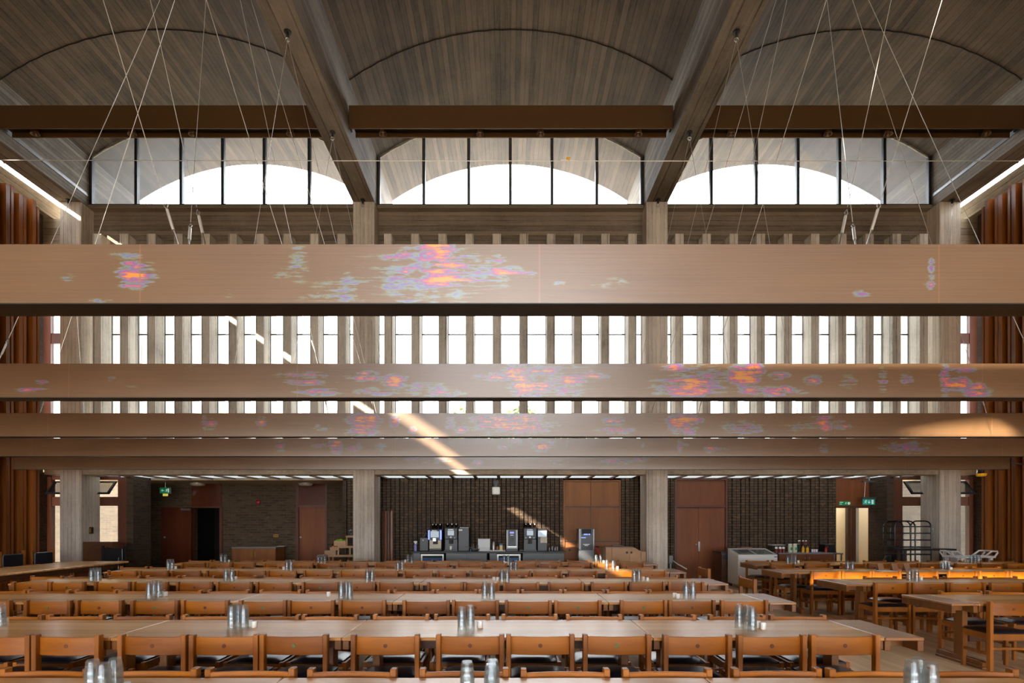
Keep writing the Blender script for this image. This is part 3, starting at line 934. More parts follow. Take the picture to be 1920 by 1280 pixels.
# ================================================================== COPPER LIGHT BEAMS
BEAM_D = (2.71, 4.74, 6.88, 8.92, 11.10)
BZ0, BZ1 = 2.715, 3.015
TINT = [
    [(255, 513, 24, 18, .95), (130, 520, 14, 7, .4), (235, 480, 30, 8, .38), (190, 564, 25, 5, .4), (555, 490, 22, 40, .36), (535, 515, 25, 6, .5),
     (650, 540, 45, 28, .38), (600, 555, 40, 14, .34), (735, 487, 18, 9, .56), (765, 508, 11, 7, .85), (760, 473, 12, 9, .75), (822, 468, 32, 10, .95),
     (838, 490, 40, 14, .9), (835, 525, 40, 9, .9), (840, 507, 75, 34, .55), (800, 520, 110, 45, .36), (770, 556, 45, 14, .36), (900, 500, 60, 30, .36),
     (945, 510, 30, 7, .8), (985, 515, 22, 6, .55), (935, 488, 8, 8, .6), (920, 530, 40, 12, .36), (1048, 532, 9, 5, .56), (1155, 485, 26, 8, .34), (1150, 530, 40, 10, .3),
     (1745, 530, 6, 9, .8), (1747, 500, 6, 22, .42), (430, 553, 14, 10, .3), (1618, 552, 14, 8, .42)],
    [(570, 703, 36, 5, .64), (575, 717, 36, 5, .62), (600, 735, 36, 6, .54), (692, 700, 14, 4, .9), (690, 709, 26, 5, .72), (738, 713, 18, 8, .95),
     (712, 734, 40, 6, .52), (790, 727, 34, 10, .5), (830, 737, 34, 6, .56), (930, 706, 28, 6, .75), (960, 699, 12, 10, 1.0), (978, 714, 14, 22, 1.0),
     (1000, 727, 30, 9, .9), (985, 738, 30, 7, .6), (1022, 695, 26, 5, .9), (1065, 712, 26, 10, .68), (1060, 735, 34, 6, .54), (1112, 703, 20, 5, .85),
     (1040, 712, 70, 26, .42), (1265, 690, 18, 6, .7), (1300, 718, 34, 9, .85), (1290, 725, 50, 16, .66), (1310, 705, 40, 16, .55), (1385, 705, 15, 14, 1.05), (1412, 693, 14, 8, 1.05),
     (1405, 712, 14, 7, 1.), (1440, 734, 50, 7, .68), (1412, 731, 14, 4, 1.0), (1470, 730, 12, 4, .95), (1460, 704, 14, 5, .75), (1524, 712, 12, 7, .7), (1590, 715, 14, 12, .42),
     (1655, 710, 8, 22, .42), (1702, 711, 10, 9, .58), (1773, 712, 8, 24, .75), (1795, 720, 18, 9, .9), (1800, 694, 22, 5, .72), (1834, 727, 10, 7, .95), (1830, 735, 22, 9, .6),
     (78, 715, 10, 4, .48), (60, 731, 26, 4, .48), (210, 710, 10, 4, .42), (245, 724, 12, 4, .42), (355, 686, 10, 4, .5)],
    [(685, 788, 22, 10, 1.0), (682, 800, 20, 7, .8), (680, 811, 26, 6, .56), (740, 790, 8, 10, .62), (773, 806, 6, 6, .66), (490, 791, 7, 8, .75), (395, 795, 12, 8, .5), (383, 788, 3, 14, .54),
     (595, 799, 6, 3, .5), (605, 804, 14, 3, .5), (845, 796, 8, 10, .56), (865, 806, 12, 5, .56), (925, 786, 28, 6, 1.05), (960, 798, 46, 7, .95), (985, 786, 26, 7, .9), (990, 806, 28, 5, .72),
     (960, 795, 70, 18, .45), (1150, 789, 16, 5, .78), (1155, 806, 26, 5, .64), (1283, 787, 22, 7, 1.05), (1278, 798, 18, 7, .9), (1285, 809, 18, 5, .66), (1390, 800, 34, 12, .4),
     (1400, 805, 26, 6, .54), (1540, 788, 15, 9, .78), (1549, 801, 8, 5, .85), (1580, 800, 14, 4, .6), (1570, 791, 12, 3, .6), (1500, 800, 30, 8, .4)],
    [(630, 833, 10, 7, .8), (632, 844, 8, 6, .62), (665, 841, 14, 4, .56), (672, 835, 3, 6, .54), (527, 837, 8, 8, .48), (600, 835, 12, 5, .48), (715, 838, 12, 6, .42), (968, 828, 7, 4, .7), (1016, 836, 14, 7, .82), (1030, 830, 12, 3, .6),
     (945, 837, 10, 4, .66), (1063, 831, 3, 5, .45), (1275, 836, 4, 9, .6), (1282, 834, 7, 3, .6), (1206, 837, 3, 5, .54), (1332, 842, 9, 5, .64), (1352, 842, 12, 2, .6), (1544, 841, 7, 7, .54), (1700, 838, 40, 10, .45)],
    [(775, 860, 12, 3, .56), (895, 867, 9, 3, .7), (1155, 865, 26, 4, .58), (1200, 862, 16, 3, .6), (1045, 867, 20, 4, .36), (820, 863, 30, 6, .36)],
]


def copper_beam(i, D, label):
    root = thing('copper_beam', label, 'light beam', (0, D, BZ0), group='copper light beams across the hall')
    L = 10.38
    s = F / D
    nx, nz = 700, 20
    me = bpy.data.meshes.new('copper_sheet')
    vs, fs, tv = [], [], []
    H_ = BZ1 - BZ0
    for k in range(nz + 1):
        for j in range(nx + 1):
            x, z = -L + 2 * L * j / nx, H_ * k / nz
            vs.append((x, 0, z))
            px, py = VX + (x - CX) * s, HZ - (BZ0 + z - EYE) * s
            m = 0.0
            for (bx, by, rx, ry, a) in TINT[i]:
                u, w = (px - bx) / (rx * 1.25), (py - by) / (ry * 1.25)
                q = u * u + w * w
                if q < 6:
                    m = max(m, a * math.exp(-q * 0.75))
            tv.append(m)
    for k in range(nz):
        for j in range(nx):
            a = k * (nx + 1) + j
            fs.append((a, a + 1, a + nx + 2, a + nx + 1))
    me.from_pydata(vs, [], fs)
    at = me.attributes.new('tint', 'FLOAT', 'POINT')
    at.data.foreach_set('value', tv)
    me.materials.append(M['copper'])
    o = bpy.data.objects.new('copper_sheet', me)
    COL.objects.link(o)
    o.parent = root
    MB().box(-L + 0.01, L - 0.01, 0.004, 0.19, 0.008, H_ - 0.004).build('housing', M['dark_under'], root)
    MB().box(-L, L, -0.004, 0.006, -0.006, 0.0).build('bottom_lip', M['black'], root)
    for sx in (-1, 1):
        MB().box(*sorted((sx * L, sx * (L - 0.012))), 0.003, 0.19, 0.0, H_).build('end_cap', M['brown_metal'], root)
    return root


names = ['nearest copper faced beam, the thickest, hung highest across the picture', 'second copper faced beam, orange and magenta patches near its right end',
         'third copper faced beam with gold patch at its middle', 'fourth copper faced beam, thin, small violet spots',
         'farthest copper faced beam, just in front of the concrete slab edge']
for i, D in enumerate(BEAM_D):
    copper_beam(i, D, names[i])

# ================================================================== BROWN LIGHT TROUGHS UNDER THE VAULTS
for b, bx in enumerate(BAYS):
    root = thing('light_trough', ('brown light trough hung under the left vault', 'brown light trough hung under the middle vault',
                                  'brown light trough hung under the right vault')[b], 'ceiling light', (bx, 11.24, 9.915), group='brown light troughs under the vaults')
    MB().box(-3.42, 3.42, 0.0, 0.03, 0, 0.485).build('front_board', M['brown_metal'], root, bevel=0.004)
    MB().box(-3.36, 3.36, 0.29, 0.32, 0.02, 0.485).build('back_board', M['brown_metal'], root, bevel=0.004)
    MB().box(-3.36, 3.36, 0.03, 0.29, 0.12, 0.16).build('inner_tray', M['black'], root)
    for j, dx in enumerate((-2.73, -0.66, 0.63, 2.72)):
        lp = MB().lathe([(0.035, 0.12), (0.06, 0.06), (0.085, -0.02), (0.085, -0.03), (0.07, -0.025), (0.03, 0.04)], (dx, 0.15, 0.0), 14).build('spot_lamp', M['brown_metal'], root, smooth=True)
        MB().shell([(0.07, -0.022), (0.04, 0.03), (0.012, 0.04)], (dx, 0.15, 0), 14).build('reflector', M['steel'], lp, smooth=True)
    for sx in (-1, 1):
        x0, x1 = sorted((sx * 3.42, sx * 3.44))
        MB().box(x0 - 0.02, x1 + 0.005, 0.06, 0.26, 0.10, 0.34).build('bracket', M['black_gloss'], root)

# ================================================================== CABLES
HK = (2.6, 4.45, 6.62, 8.83, 11.1, 13.42)
CXS = (-11.12, -3.715, 3.715, 11.12)
for d_ in HK:
    for x, w in zip(CXS, ('outer left rib', 'left rib', 'right rib', 'outer right rib')):
        if d_ < 6 and abs(x) < 5 or (abs(x) > 5 and d_ < 13):
            continue
        i = HK.index(d_)
        t = thing('cable_eye', f'black hook under the {w}, {ORD[i + 1]} from the camera', 'hook', (x, d_, 9.73), group='black cable hooks under the roof ribs')
        MB().lathe([(0.06, 0), (0.06, -0.015), (0.022, -0.02), (0.022, -0.07), (0.03, -0.08), (0.001, -0.11)], (0, 0, 0), 10).build('stud', M['black'], t)
        MB().tube([(0.035 * math.sin(a), 0, -0.135 - 0.035 * math.cos(a)) for a in [k * math.pi / 6 for k in range(13)]], 0.008, 6).build('ring', M['steel'], t)

CABLES = []   # hook x, hook D, beam index, attach x, description
for sx, w in ((-1, 'left'), (1, 'right')):
    h = sx * 3.715
    CABLES += [(h, 2.6, 0, sx * 1.80, f'{w} pair, outer'), (h, 4.1, 0, sx * 1.66, f'{w} pair, inner'), (h, 6.62, 0, sx * 1.76, f'{w}, long rake'),
               (h, 4.45, 1, sx * 1.78, f'{w} inner stay'), (h, 6.62, 1, sx * 4.72, f'{w} outer stay'),
               (h, 6.62, 2, sx * 1.80, f'{w} inner stay'), (h, 6.62, 2, sx * 2.42, f'{w} second inner stay'), (h, 6.62, 2, sx * 6.2, f'{w} outer stay'),
               (h, 8.83, 3, sx * 2.19, f'{w} inner stay'), (h, 8.83, 3, sx * 4.9, f'{w} outer stay'),
               (h, 11.1, 4, sx * 2.3, f'{w} inner stay'), (h, 11.1, 4, sx * 4.9, f'{w} outer stay'),
               (sx * 11.12, 13.42, 4, sx * 8.9, f'{w} end stay'), (sx * 11.12, 8.8, 3, sx * 9.0, f'{w} end stay')]
bn = ['nearest', 'second', 'third', 'fourth', 'farthest']
for hx, hd, bi, ax, w in CABLES:
    D = BEAM_D[bi] + 0.1
    top, bot = Vector((hx, hd, 9.60)), Vector((ax, D, BZ1))
    t = thing('suspension_cable', f'thin steel cable to the {bn[bi]} copper beam, {w}', 'cable', tuple(bot), group='steel cables holding the copper beams')
    v = top - bot
    u = v.normalized()
    r = 0.0019 if bi == 0 else 0.0026 + 0.0004 * bi
    a0 = 0.28 if bi < 3 else 0.25
    MB().tube([tuple(u * (a0 + 0.02)), tuple(v)], r, 5).build('wire', M['cable'], t)
    MB().tube([tuple(u * 0.0), tuple(u * 0.13)], 0.0042, 6).build('rod', M['steel'], t)
    MB().tube([tuple(u * 0.13), tuple(u * 0.15), tuple(u * 0.2), tuple(u * 0.24)], 0.008, 8).build('turnbuckle', M['cable'], t)
    a = u.cross(Vector((0, 1, 0))).normalized()
    MB().tube([tuple(u * 0.24), tuple(u * 0.26 + a * 0.010), tuple(u * 0.285), tuple(u * 0.26 - a * 0.010), tuple(u * 0.24)], 0.003, 5).build('loop', M['steel'], t)

t = thing('span_wire', 'single taut wire strung level from side wall to side wall', 'wire', (0, 8.0, 7.05))
MB().tube([(-11.75, 0, -0.0), (-4, 0, -0.02), (4, 0, -0.025), (11.75, 0, -0.02)], 0.0055, 6).build('wire', M['cable'], t)
t = thing('tape_scrap', 'scrap of white and yellow tape caught on the taut wire', 'scrap', (WX(1062, 8.0), 7.995, 7.02))
MB().box(-0.09, 0.03, -0.012, -0.006, -0.01, 0.02).build('tail', M['paper'], t)
MB().box(0.0, 0.05, -0.016, -0.012, 0.01, 0.05).build('tab', M['mustard'], t)

# ================================================================== DINING CHAIRS
def make_chair(label, disc):
    t = thing('dining_chair', label, 'chair')
    for sx in (-1, 1):
        MB().box(sx * 0.237 - 0.018, sx * 0.237 + 0.018, -0.232, -0.178, 0, 0.768).build('back_leg', M['oak_leg'], t, bevel=0.004)
        MB().box(sx * 0.237 - 0.018, sx * 0.237 + 0.018, 0.115, 0.149, 0, 0.425).build('front_leg', M['oak_leg'], t, bevel=0.003)
        MB().box(sx * 0.237 - 0.010, sx * 0.237 + 0.010, -0.178, 0.115, 0.185, 0.215).build('side_rail', M['oak_leg'], t)
    n = 12
    mb = MB()
    front, back = [], []
    for i in range(n + 1):
        u = -1 + 2 * i / n
        y = -0.186 - 0.024 * (1 - u * u)
        front.append((u * 0.221, y + 0.009))
        back.append((u * 0.221, y - 0.009))
    mb.prism(front + back[::-1], 'z', 0.612, 0.748)
    br = mb.build('backrest', M['oak'], t, bevel=0.003)
    yb = -0.2195
    if disc:
        MB().lathe([(0.0001, 0.0), (0.0155, 0.0), (0.0155, 0.004), (0.0001, 0.004)], (0, yb - 0.003, 0.683), 16, 'y').build('emblem', M['emblem_green'], br)
    else:
        e = MB().lathe([(0.0125, -0.002), (0.0155, -0.002), (0.0155, 0.004), (0.0125, 0.004)], (0, yb - 0.0, 0.683), 16, 'y')
        e.lathe([(0.0001, -0.003), (0.005, -0.003), (0.005, 0.004), (0.0001, 0.004)], (0, yb, 0.683), 10, 'y')
        e.build('emblem', M['emblem_wood'], br)
    # padded seat, slightly domed
    mb = MB()
    nx, ny = 8, 8
    g = []
    for j in range(ny + 1):
        row = []
        for i in range(nx + 1):
            u, w = -1 + 2 * i / nx, -1 + 2 * j / ny
            e = (1 - abs(u) ** 5) * (1 - abs(w) ** 5)
            row.append(len(mb.v))
            mb.v.append((u * 0.215, -0.025 + w * 0.172, 0.428 + 0.026 * e ** 0.6))
        g.append(row)
    for j in range(ny):
        for i in range(nx):
            mb.f.append((g[j][i], g[j][i + 1], g[j + 1][i + 1], g[j + 1][i]))
    mb.box(-0.215, 0.215, -0.195, 0.146, 0.412, 0.428)
    mb.build('seat', M['leather'], t, smooth=True)
    ap = MB().box(-0.219, 0.219, -0.216, -0.196, 0.352, 0.418).box(-0.219, 0.219, 0.128, 0.147, 0.352, 0.412)
    for sx in (-1, 1):
        ap.box(*sorted((sx * 0.226, sx * 0.247)), -0.178, 0.115, 0.352, 0.418)
    ap.build('seat_frame', M['oak_leg'], t)
    MB().box(-0.219, 0.219, -0.212, -0.196, 0.25, 0.275).build('stretcher', M['oak_leg'], t)
    return t


PROTO = {True: make_chair('', True), False: make_chair('', False)}
USED = {True: False, False: False}


def chair(x, y, rz, label, group, disc):
    if USED[disc]:
        o = copy_tree(PROTO[disc])
    else:
        o, USED[disc] = PROTO[disc], True
    o.location = (x, y, 0)
    o.rotation_euler = (0, 0, rz)
    tag(o, label, 'chair', group)
    return o


TN = lambda k: 2.26 + 1.79 * k       # near edge of table row k
TD = 0.74
ROWN = ['front long row', 'second long row', 'third long row', 'fourth long row', 'fifth long row', 'rearmost long row']


def px_row(pxs, D):
    return [WX(p, D) for p in pxs]


NEAR = {
    1: [(3, 0), (132, 0), (290, 0), (425, 0), (553, 1), (723, 0), (887, 0), (1013, 0), (1156, 1), (1306, 0), (1445, 0), (1582, 0)],
    2: [(-22, 0), (95, 1), (190, 0), (292, 1), (386, 0), (495, 1), (585, 0), (680, 0), (800, 0), (892, 0), (991, 1), (1083, 1), (1206, 1), (1296, 0), (1395, 0)],
    3: [(60, 0), (127.5, 1), (212, 0), (283.5, 0), (365.5, 0), (440.5, 0), (515.5, 0), (600.5, 1), (670, 0), (741.5, 0), (835, 0), (903.5, 0), (977, 0), (1060.5, 0), (1141, 0), (1213, 1), (1286, 0)],
    4: [(230.5, 0), (290, 0), (350, 1), (417, 0), (471.5, 0), (529.5, 0), (597, 0), (665.5, 0), (719.5, 0), (783.5, 0), (847.5, 0), (908.5, 1), (968.5, 0), (1026.5, 0), (1092.5, 0), (1162, 1), (1222, 0)],
    5: [(366, 0), (411, 0), (457.5, 1), (518, 0), (565, 0), (616, 0), (667, 0), (729.5, 0), (776, 0), (820, 0), (879, 0), (928, 0), (984.5, 1), (1033, 1), (1088, 0), (1138.5, 0), (1185.5, 1)],
}
FAR = {
    0: [84, 286, 470, 660, 871, 1060, 1250, 1458, 1637, 1821],
    1: [29, 141, 266, 396, 509, 618.5, 751.5, 867, 993, 1114, 1251, 1381, 1495],
    2: [10, 92, 185, 262, 340, 428, 525, 613, 693, 780, 868, 950, 1050, 1130, 1215, 1300, 1335.5],
    3: [88, 160, 232, 305, 372, 450, 525, 592, 660, 730, 805, 880, 945, 1015, 1085, 1165, 1240],
    4: [251, 306, 372, 430, 500, 553, 640, 700, 765, 825, 880, 945, 1008, 1070, 1135, 1200],
    5: [376, 421, 473, 523, 570, 618, 672, 742, 790, 838, 882, 935, 986, 1030, 1085, 1140],
}
for k, lst in NEAR.items():
    D = TN(k) - 0.05 + 0.0
    last = 1e9
    for i, (p, disc) in enumerate(sorted(lst, reverse=True)):
        d = 'green disc' if disc else 'carved ring'
        last = min(WX(p, D), last - 0.522)
        chair(last, D + 0.205 - R.uniform(0.0, 0.022), R.uniform(-0.02, 0.02),
              f'oak chair with {d}, {ORD[i + 1]} from aisle, near side of {ROWN[k]}', f'chairs on the near side of the {ROWN[k]}', bool(disc))
for k, lst in FAR.items():
    D = TN(k) + TD + 0.05
    last = 1e9
    for i, p in enumerate(sorted(lst, reverse=True)):
        x = min(WX(p, D), last - 0.53)
        last = x
        chair(x, D - 0.205 + R.uniform(0.0, 0.022), math.pi + R.uniform(-0.02, 0.02),
              f'oak chair facing the camera, {ORD[i + 1]} from aisle, far side of {ROWN[k]}', f'chairs on the far side of the {ROWN[k]}', False)
# chairs at the row ends, side on
for k, ang in ((3, 0), (4, 0)):
    chair(3.02 + 0.36, TN(k) + 0.50, math.pi / 2, f'oak chair seen side on at the aisle end of the {ROWN[k]}', 'chairs at the aisle ends of the long rows', False)

AROW = ['', '', 'front row across the aisle', 'second row across the aisle', 'third row across the aisle', 'rear row across the aisle']
NEAR_R = {2: [(1898, 0)], 3: [(1671, 0), (1742, 0), (1812, 0), (1888, 1)], 4: [(1548, 0), (1605, 1), (1660, 0), (1729, 0), (1804, 0), (1862, 0), (1920, 0)],
          5: [(1466, 1), (1532, 1), (1599, 0), (1650, 0), (1700, 0), (1745, 0), (1812, 0), (1861, 0), (1908, 0)]}
FAR_R = {2: [1800, 1890], 3: [1650, 1725, 1800, 1875], 4: [1478, 1535, 1600, 1665, 1725, 1790, 1850], 5: [1420, 1468, 1520, 1570, 1640, 1700, 1760, 1820, 1880]}
for k, lst in NEAR_R.items():
    D = TN(k) - 0.08 - (0.08 if k == 2 else 0.05)
    last = -1e9
    for i, (p, disc) in enumerate(lst):
        x = max(WX(p, D), last + 0.525)
        last = x
        d = 'green disc' if disc else 'carved ring'
        chair(x, D + 0.205 - R.uniform(0.0, 0.022), R.uniform(-0.02, 0.02),
              f'oak chair with {d}, {ORD[i + 1]} from aisle, near side of {AROW[k]}', f'chairs on the near side of the {AROW[k]}', bool(disc))
for k, lst in FAR_R.items():
    D = TN(k) - 0.08 + TD + 0.05
    last = -1e9
    for i, p in enumerate(lst):
        x = max(WX(p, D), last + 0.53)
        last = x
        chair(x, D - 0.205, math.pi + R.uniform(-0.02, 0.02),
              f'oak chair facing the camera, {ORD[i + 1]} from aisle, far side of {AROW[k]}', f'chairs on the far side of the {AROW[k]}', False)

# ================================================================== TABLES
TH = 0.73
TABLE_CACHE = {}


def make_table(L, leaf):
    """local x 0..L, y 0..TD; leaf = +1 / -1 adds an end leaf at that end"""
    t = thing('dining_table', '', 'table')
    MB().box(0.003, L - 0.003, 0, TD, TH - 0.026, TH).build('tabletop', M['oak_top'], t, bevel=0.004)
    for x0 in (0.006, L - 0.054):
        MB().box(x0, x0 + 0.048, 0.012, TD - 0.012, TH - 0.095, TH - 0.027).build('cross_bearer', M['oak_trestle'], t, bevel=0.003)
    for y0 in (0.12, TD - 0.155):
        MB().box(0.055, L - 0.055, y0, y0 + 0.035, TH - 0.11, TH - 0.027).build('apron', M['oak_dark'], t)
    for x0 in (0.14, L - 0.20):
        MB().box(x0, x0 + 0.06, TD / 2 - 0.062, TD / 2 + 0.062, 0.09, TH - 0.028).build('leg', M['oak_trestle'], t, bevel=0.004)
        f = MB().box(x0 - 0.005, x0 + 0.065, 0.05, TD - 0.05, 0.0, 0.03)
        f.prism([(0.055, 0.03), (TD - 0.055, 0.03), (TD - 0.055, 0.075), (TD - 0.09, 0.09), (0.09, 0.09), (0.055, 0.075)], 'x', x0, x0 + 0.06)
        f.build('foot', M['oak_trestle'], t, bevel=0.004)
    MB().box(0.20, L - 0.20, TD / 2 - 0.016, TD / 2 + 0.016, 0.24, 0.37).build('stretcher', M['oak_dark'], t)
    if leaf:
        a, b = (L, L + 0.30) if leaf > 0 else (-0.30, 0.0)
        MB().box(a + 0.002, b - 0.002, 0, TD, TH - 0.026, TH).build('end_leaf', M['oak_leaf'], t, bevel=0.004)
        e = MB()
        xe = (b - 0.05) if leaf > 0 else (a + 0.004)
        e.box(xe, xe + 0.046, 0.004, TD - 0.004, TH - 0.105, TH - 0.027)
        xi = (a + 0.006) if leaf > 0 else (b - 0.052)
        e.box(xi, xi + 0.046, 0.012, TD - 0.012, TH - 0.105, TH - 0.027)
        e.build('leaf_bearer', M['oak_trestle'], t, bevel=0.003)
        MB().box(min(xe, xi) + 0.046, max(xe, xi), 0.16, 0.19, TH - 0.1, TH - 0.027).build('leaf_apron', M['oak_trestle'], t)
    return t


def table(x, y, L, leaf, label, group):
    key = (L, leaf)
    if key in TABLE_CACHE:
        o = copy_tree(TABLE_CACHE[key])
    else:
        o = TABLE_CACHE[key] = make_table(L, leaf)
    o.location = (x, y, 0)
    return tag(o, label, 'table', group)


for k in range(6):
    g = f'oak tables of the {ROWN[k]}'
    table(1.03, TN(k), 1.76, 1, f'oak trestle table with end leaf by the aisle, {ROWN[k]}', g)
    table(-1.34, TN(k), 2.37, 0, f'long oak trestle table, second from the aisle, {ROWN[k]}', g)
    table(-3.10, TN(k), 1.76, 0, f'short oak trestle table, third from the aisle, {ROWN[k]}', g)
    if k >= 1:
        table(-5.47, TN(k), 2.37, 0, f'long oak trestle table, fourth from the aisle, {ROWN[k]}', g)
    if k >= 2:
        table(-7.23, TN(k), 1.76, 0, f'short oak trestle table farthest from the aisle, {ROWN[k]}', g)
for k in (2, 3, 4, 5):
    g = f'oak tables of the {AROW[k]}'
    xo = 5.02 if k < 5 else 5.40
    table(xo, TN(k) - 0.08, 2.37, -1, f'oak trestle table with end leaf by the aisle, {AROW[k]}', g)
    if k >= 3:
        table(xo + 2.37, TN(k) - 0.08, 2.37, 0, f'long oak trestle table against the first, {AROW[k]}', g)
    if k >= 4:
        table(xo + 4.74, TN(k) - 0.08, 0.95 if k == 5 else 1.2, 0, f'short oak table nearest the right timber fins, {AROW[k]}', g)

# slide each trestle to where the chairs leave room for it
bpy.context.view_layer.update()
CH = [o for o in COL.objects if o.parent is None and o.name.startswith('dining_chair')]
for o in [o for o in COL.objects if o.parent is None and o.name.startswith('dining_table')]:
    tx, ty = o.location.x, o.location.y
    L = max(v.co.x for ch in o.children if ch.name.startswith('tabletop') for v in ch.data.vertices) + 0.003
    legs = [q.location.x + s * 0.237 for q in CH if ty - 0.3 < q.location.y < ty + 1.1 for s in (-1, 1)]
    mids = [q.location.x for q in CH if ty - 0.3 < q.location.y < ty + 1.1]
    for x0, sg in ((0.14, 1), (L - 0.20, -1)):
        best = None
        for d in [k * 0.02 for k in range(-3, 16)]:
            c_ = tx + x0 + 0.03 + sg * d
            bad = sum(1 for q in legs if abs(q - c_) < 0.062)
            if best is None or bad < best[0]:
                best = (bad, d)
        for ch in o.children:
            nm = ch.name.split('.')[0]
            if nm in ('leg', 'foot') and abs(ch.data.vertices[0].co.x - x0) < 0.3:
                ch.location.x = sg * best[1]

# ================================================================== TUMBLERS AND POTS
GL = MB()
GL.shell([(0.0345, 0.0), (0.036, 0.0), (0.0355, 0.012), (0.0352, 0.034), (0.034, 0.037), (0.0275, 0.084), (0.0245, 0.09), (0.0005, 0.09)], n=14)
GL.shell([(0.0345, 0.0), (0.0328, 0.034), (0.0258, 0.082), (0.0005, 0.083)], n=14)
g_proto = GL.build('tumbler', M['tumbler'], smooth=True)
g_first = [True]


def tumbler(x, y, z, label, group):
    if g_first[0]:
        o = g_proto
        g_first[0] = False
    else:
        o = g_proto.copy()
        COL.objects.link(o)
    o.location = (x, y, z)
    o.rotation_euler = (0, 0, R.uniform(0, 6.28))
    tag(o, label, 'glass', group)


PO = MB().lathe([(0.0001, 0), (0.0225, 0.0), (0.0235, 0.004), (0.0235, 0.05), (0.021, 0.055), (0.0001, 0.0555)], n=14)
p_proto = PO.build('condiment_pot', M['ceramic'], smooth=True)
p_first = [True]


def pot(x, y, label, group):
    if p_first[0]:
        o = p_proto
        p_first[0] = False
    else:
        o = p_proto.copy()
        COL.objects.link(o)
    o.location = (x, y, TH)
    tag(o, label, 'salt pot', group)


# cluster: row, side, stacks [(px, py of top, count)], pots [px]
CL = [
    (0, 0, [(1710, 1237, 4), (1722, 1232, 4), (1745, 1241, 4)], []),
    (0, 0, [(876, 1239, 4), (921, 1244, 4), (924, 1236, 4)], []),
    (0, 0, [(174, 1236, 4), (194, 1240, 4), (216, 1233, 4)], [(236, 1279)]),
    (1, 0, [(1386, 1133, 4), (1402, 1134, 4), (1410, 1137, 4)], [(1421, 1164), (1431, 1165)]),
    (1, 0, [(866, 1137, 4), (882, 1134, 4)], [(900, 1164)]),
    (1, 0, [(435, 1133, 4), (447, 1133, 4), (458, 1133, 4)], [(469, 1162), (477, 1162)]),
    (1, 0, [(2, 1131, 4)], [(-2, 1160), (10, 1159)]),
    (2, 0, [(1286, 1090, 4), (1299, 1090, 4)], [(1265, 1111), (1271, 1111)]),
    (2, 0, [(909, 1090, 4), (922, 1091, 4)], []),
    (2, 0, [(640, 1090, 4), (650, 1089, 4), (656, 1091, 4)], [(616, 1109)]),
    (2, 0, [(280, 1090, 4), (290, 1088, 4), (298, 1088, 4)], [(303, 1108), (311, 1108)]),
    (3, 0, [(1189, 1065.5, 4), (1198, 1065, 4)], [(1207, 1081), (1214, 1082)]),
    (3, 0, [(941, 1066, 4), (951, 1066, 4)], [(926, 1081), (933, 1081)]),
    (3, 0, [(689, 1066, 4), (698, 1065.5, 4)], []),
    (3, 0, [(424, 1064, 4), (435, 1064.5, 4)], [(436, 1082), (442, 1080)]),
    (3, 0, [(172, 1064, 4), (179, 1063, 4), (185, 1064, 4)], [(171, 1082)]),
    (4, 0, [(1138, 1049, 4), (1150, 1049.5, 4)], [(1158, 1061)]),
    (4, 0, [(958, 1049, 4), (967, 1049, 4)], []),
    (4, 0, [(746, 1049.5, 4), (754, 1049, 4)], []),
    (4, 0, [(538, 1049, 4), (546, 1049, 4)], [(532, 1062)]),
    (4, 0, [(316, 1048, 4), (323, 1048, 4)], [(329, 1061)]),
    (5, 0, [(1118, 1039.5, 4), (1126, 1039, 4)], [(1132, 1050)]),
    (5, 0, [(945.5, 1040, 4), (953, 1040, 4)], [(948, 1062)]),
    (5, 0, [(765, 1038, 4), (772, 1039, 4)], [(760, 1049)]),
    (5, 0, [(597, 1039, 4), (603, 1038.5, 4), (609, 1039, 4)], []),
    (5, 0, [(415, 1038, 4), (422.5, 1038, 4)], [(429.5, 1049)]),
    (3, 1, [(1705, 1064, 4), (1711, 1063.5, 4), (1718, 1065, 4)], [(1727, 1081)]),
    (4, 1, [(1589, 1051, 3), (1598, 1051, 3)], []),
    (4, 1, [(1767, 1051, 3), (1773, 1050, 3), (1779, 1051, 3)], [(1783, 1063)]),
    (5, 1, [(1477, 1040, 4), (1484, 1039, 4), (1491, 1040, 4)], [(1497, 1050)]),
    (5, 1, [(1821, 1039, 4), (1828, 1038, 4), (1835, 1039, 4)], [(1809, 1049), (1815, 1048)]),
]
POS = {4: ['lowest', 'second up', 'third up', 'topmost'], 3: ['lowest', 'middle', 'topmost']}
cnt = {}
PITCH = 0.0365
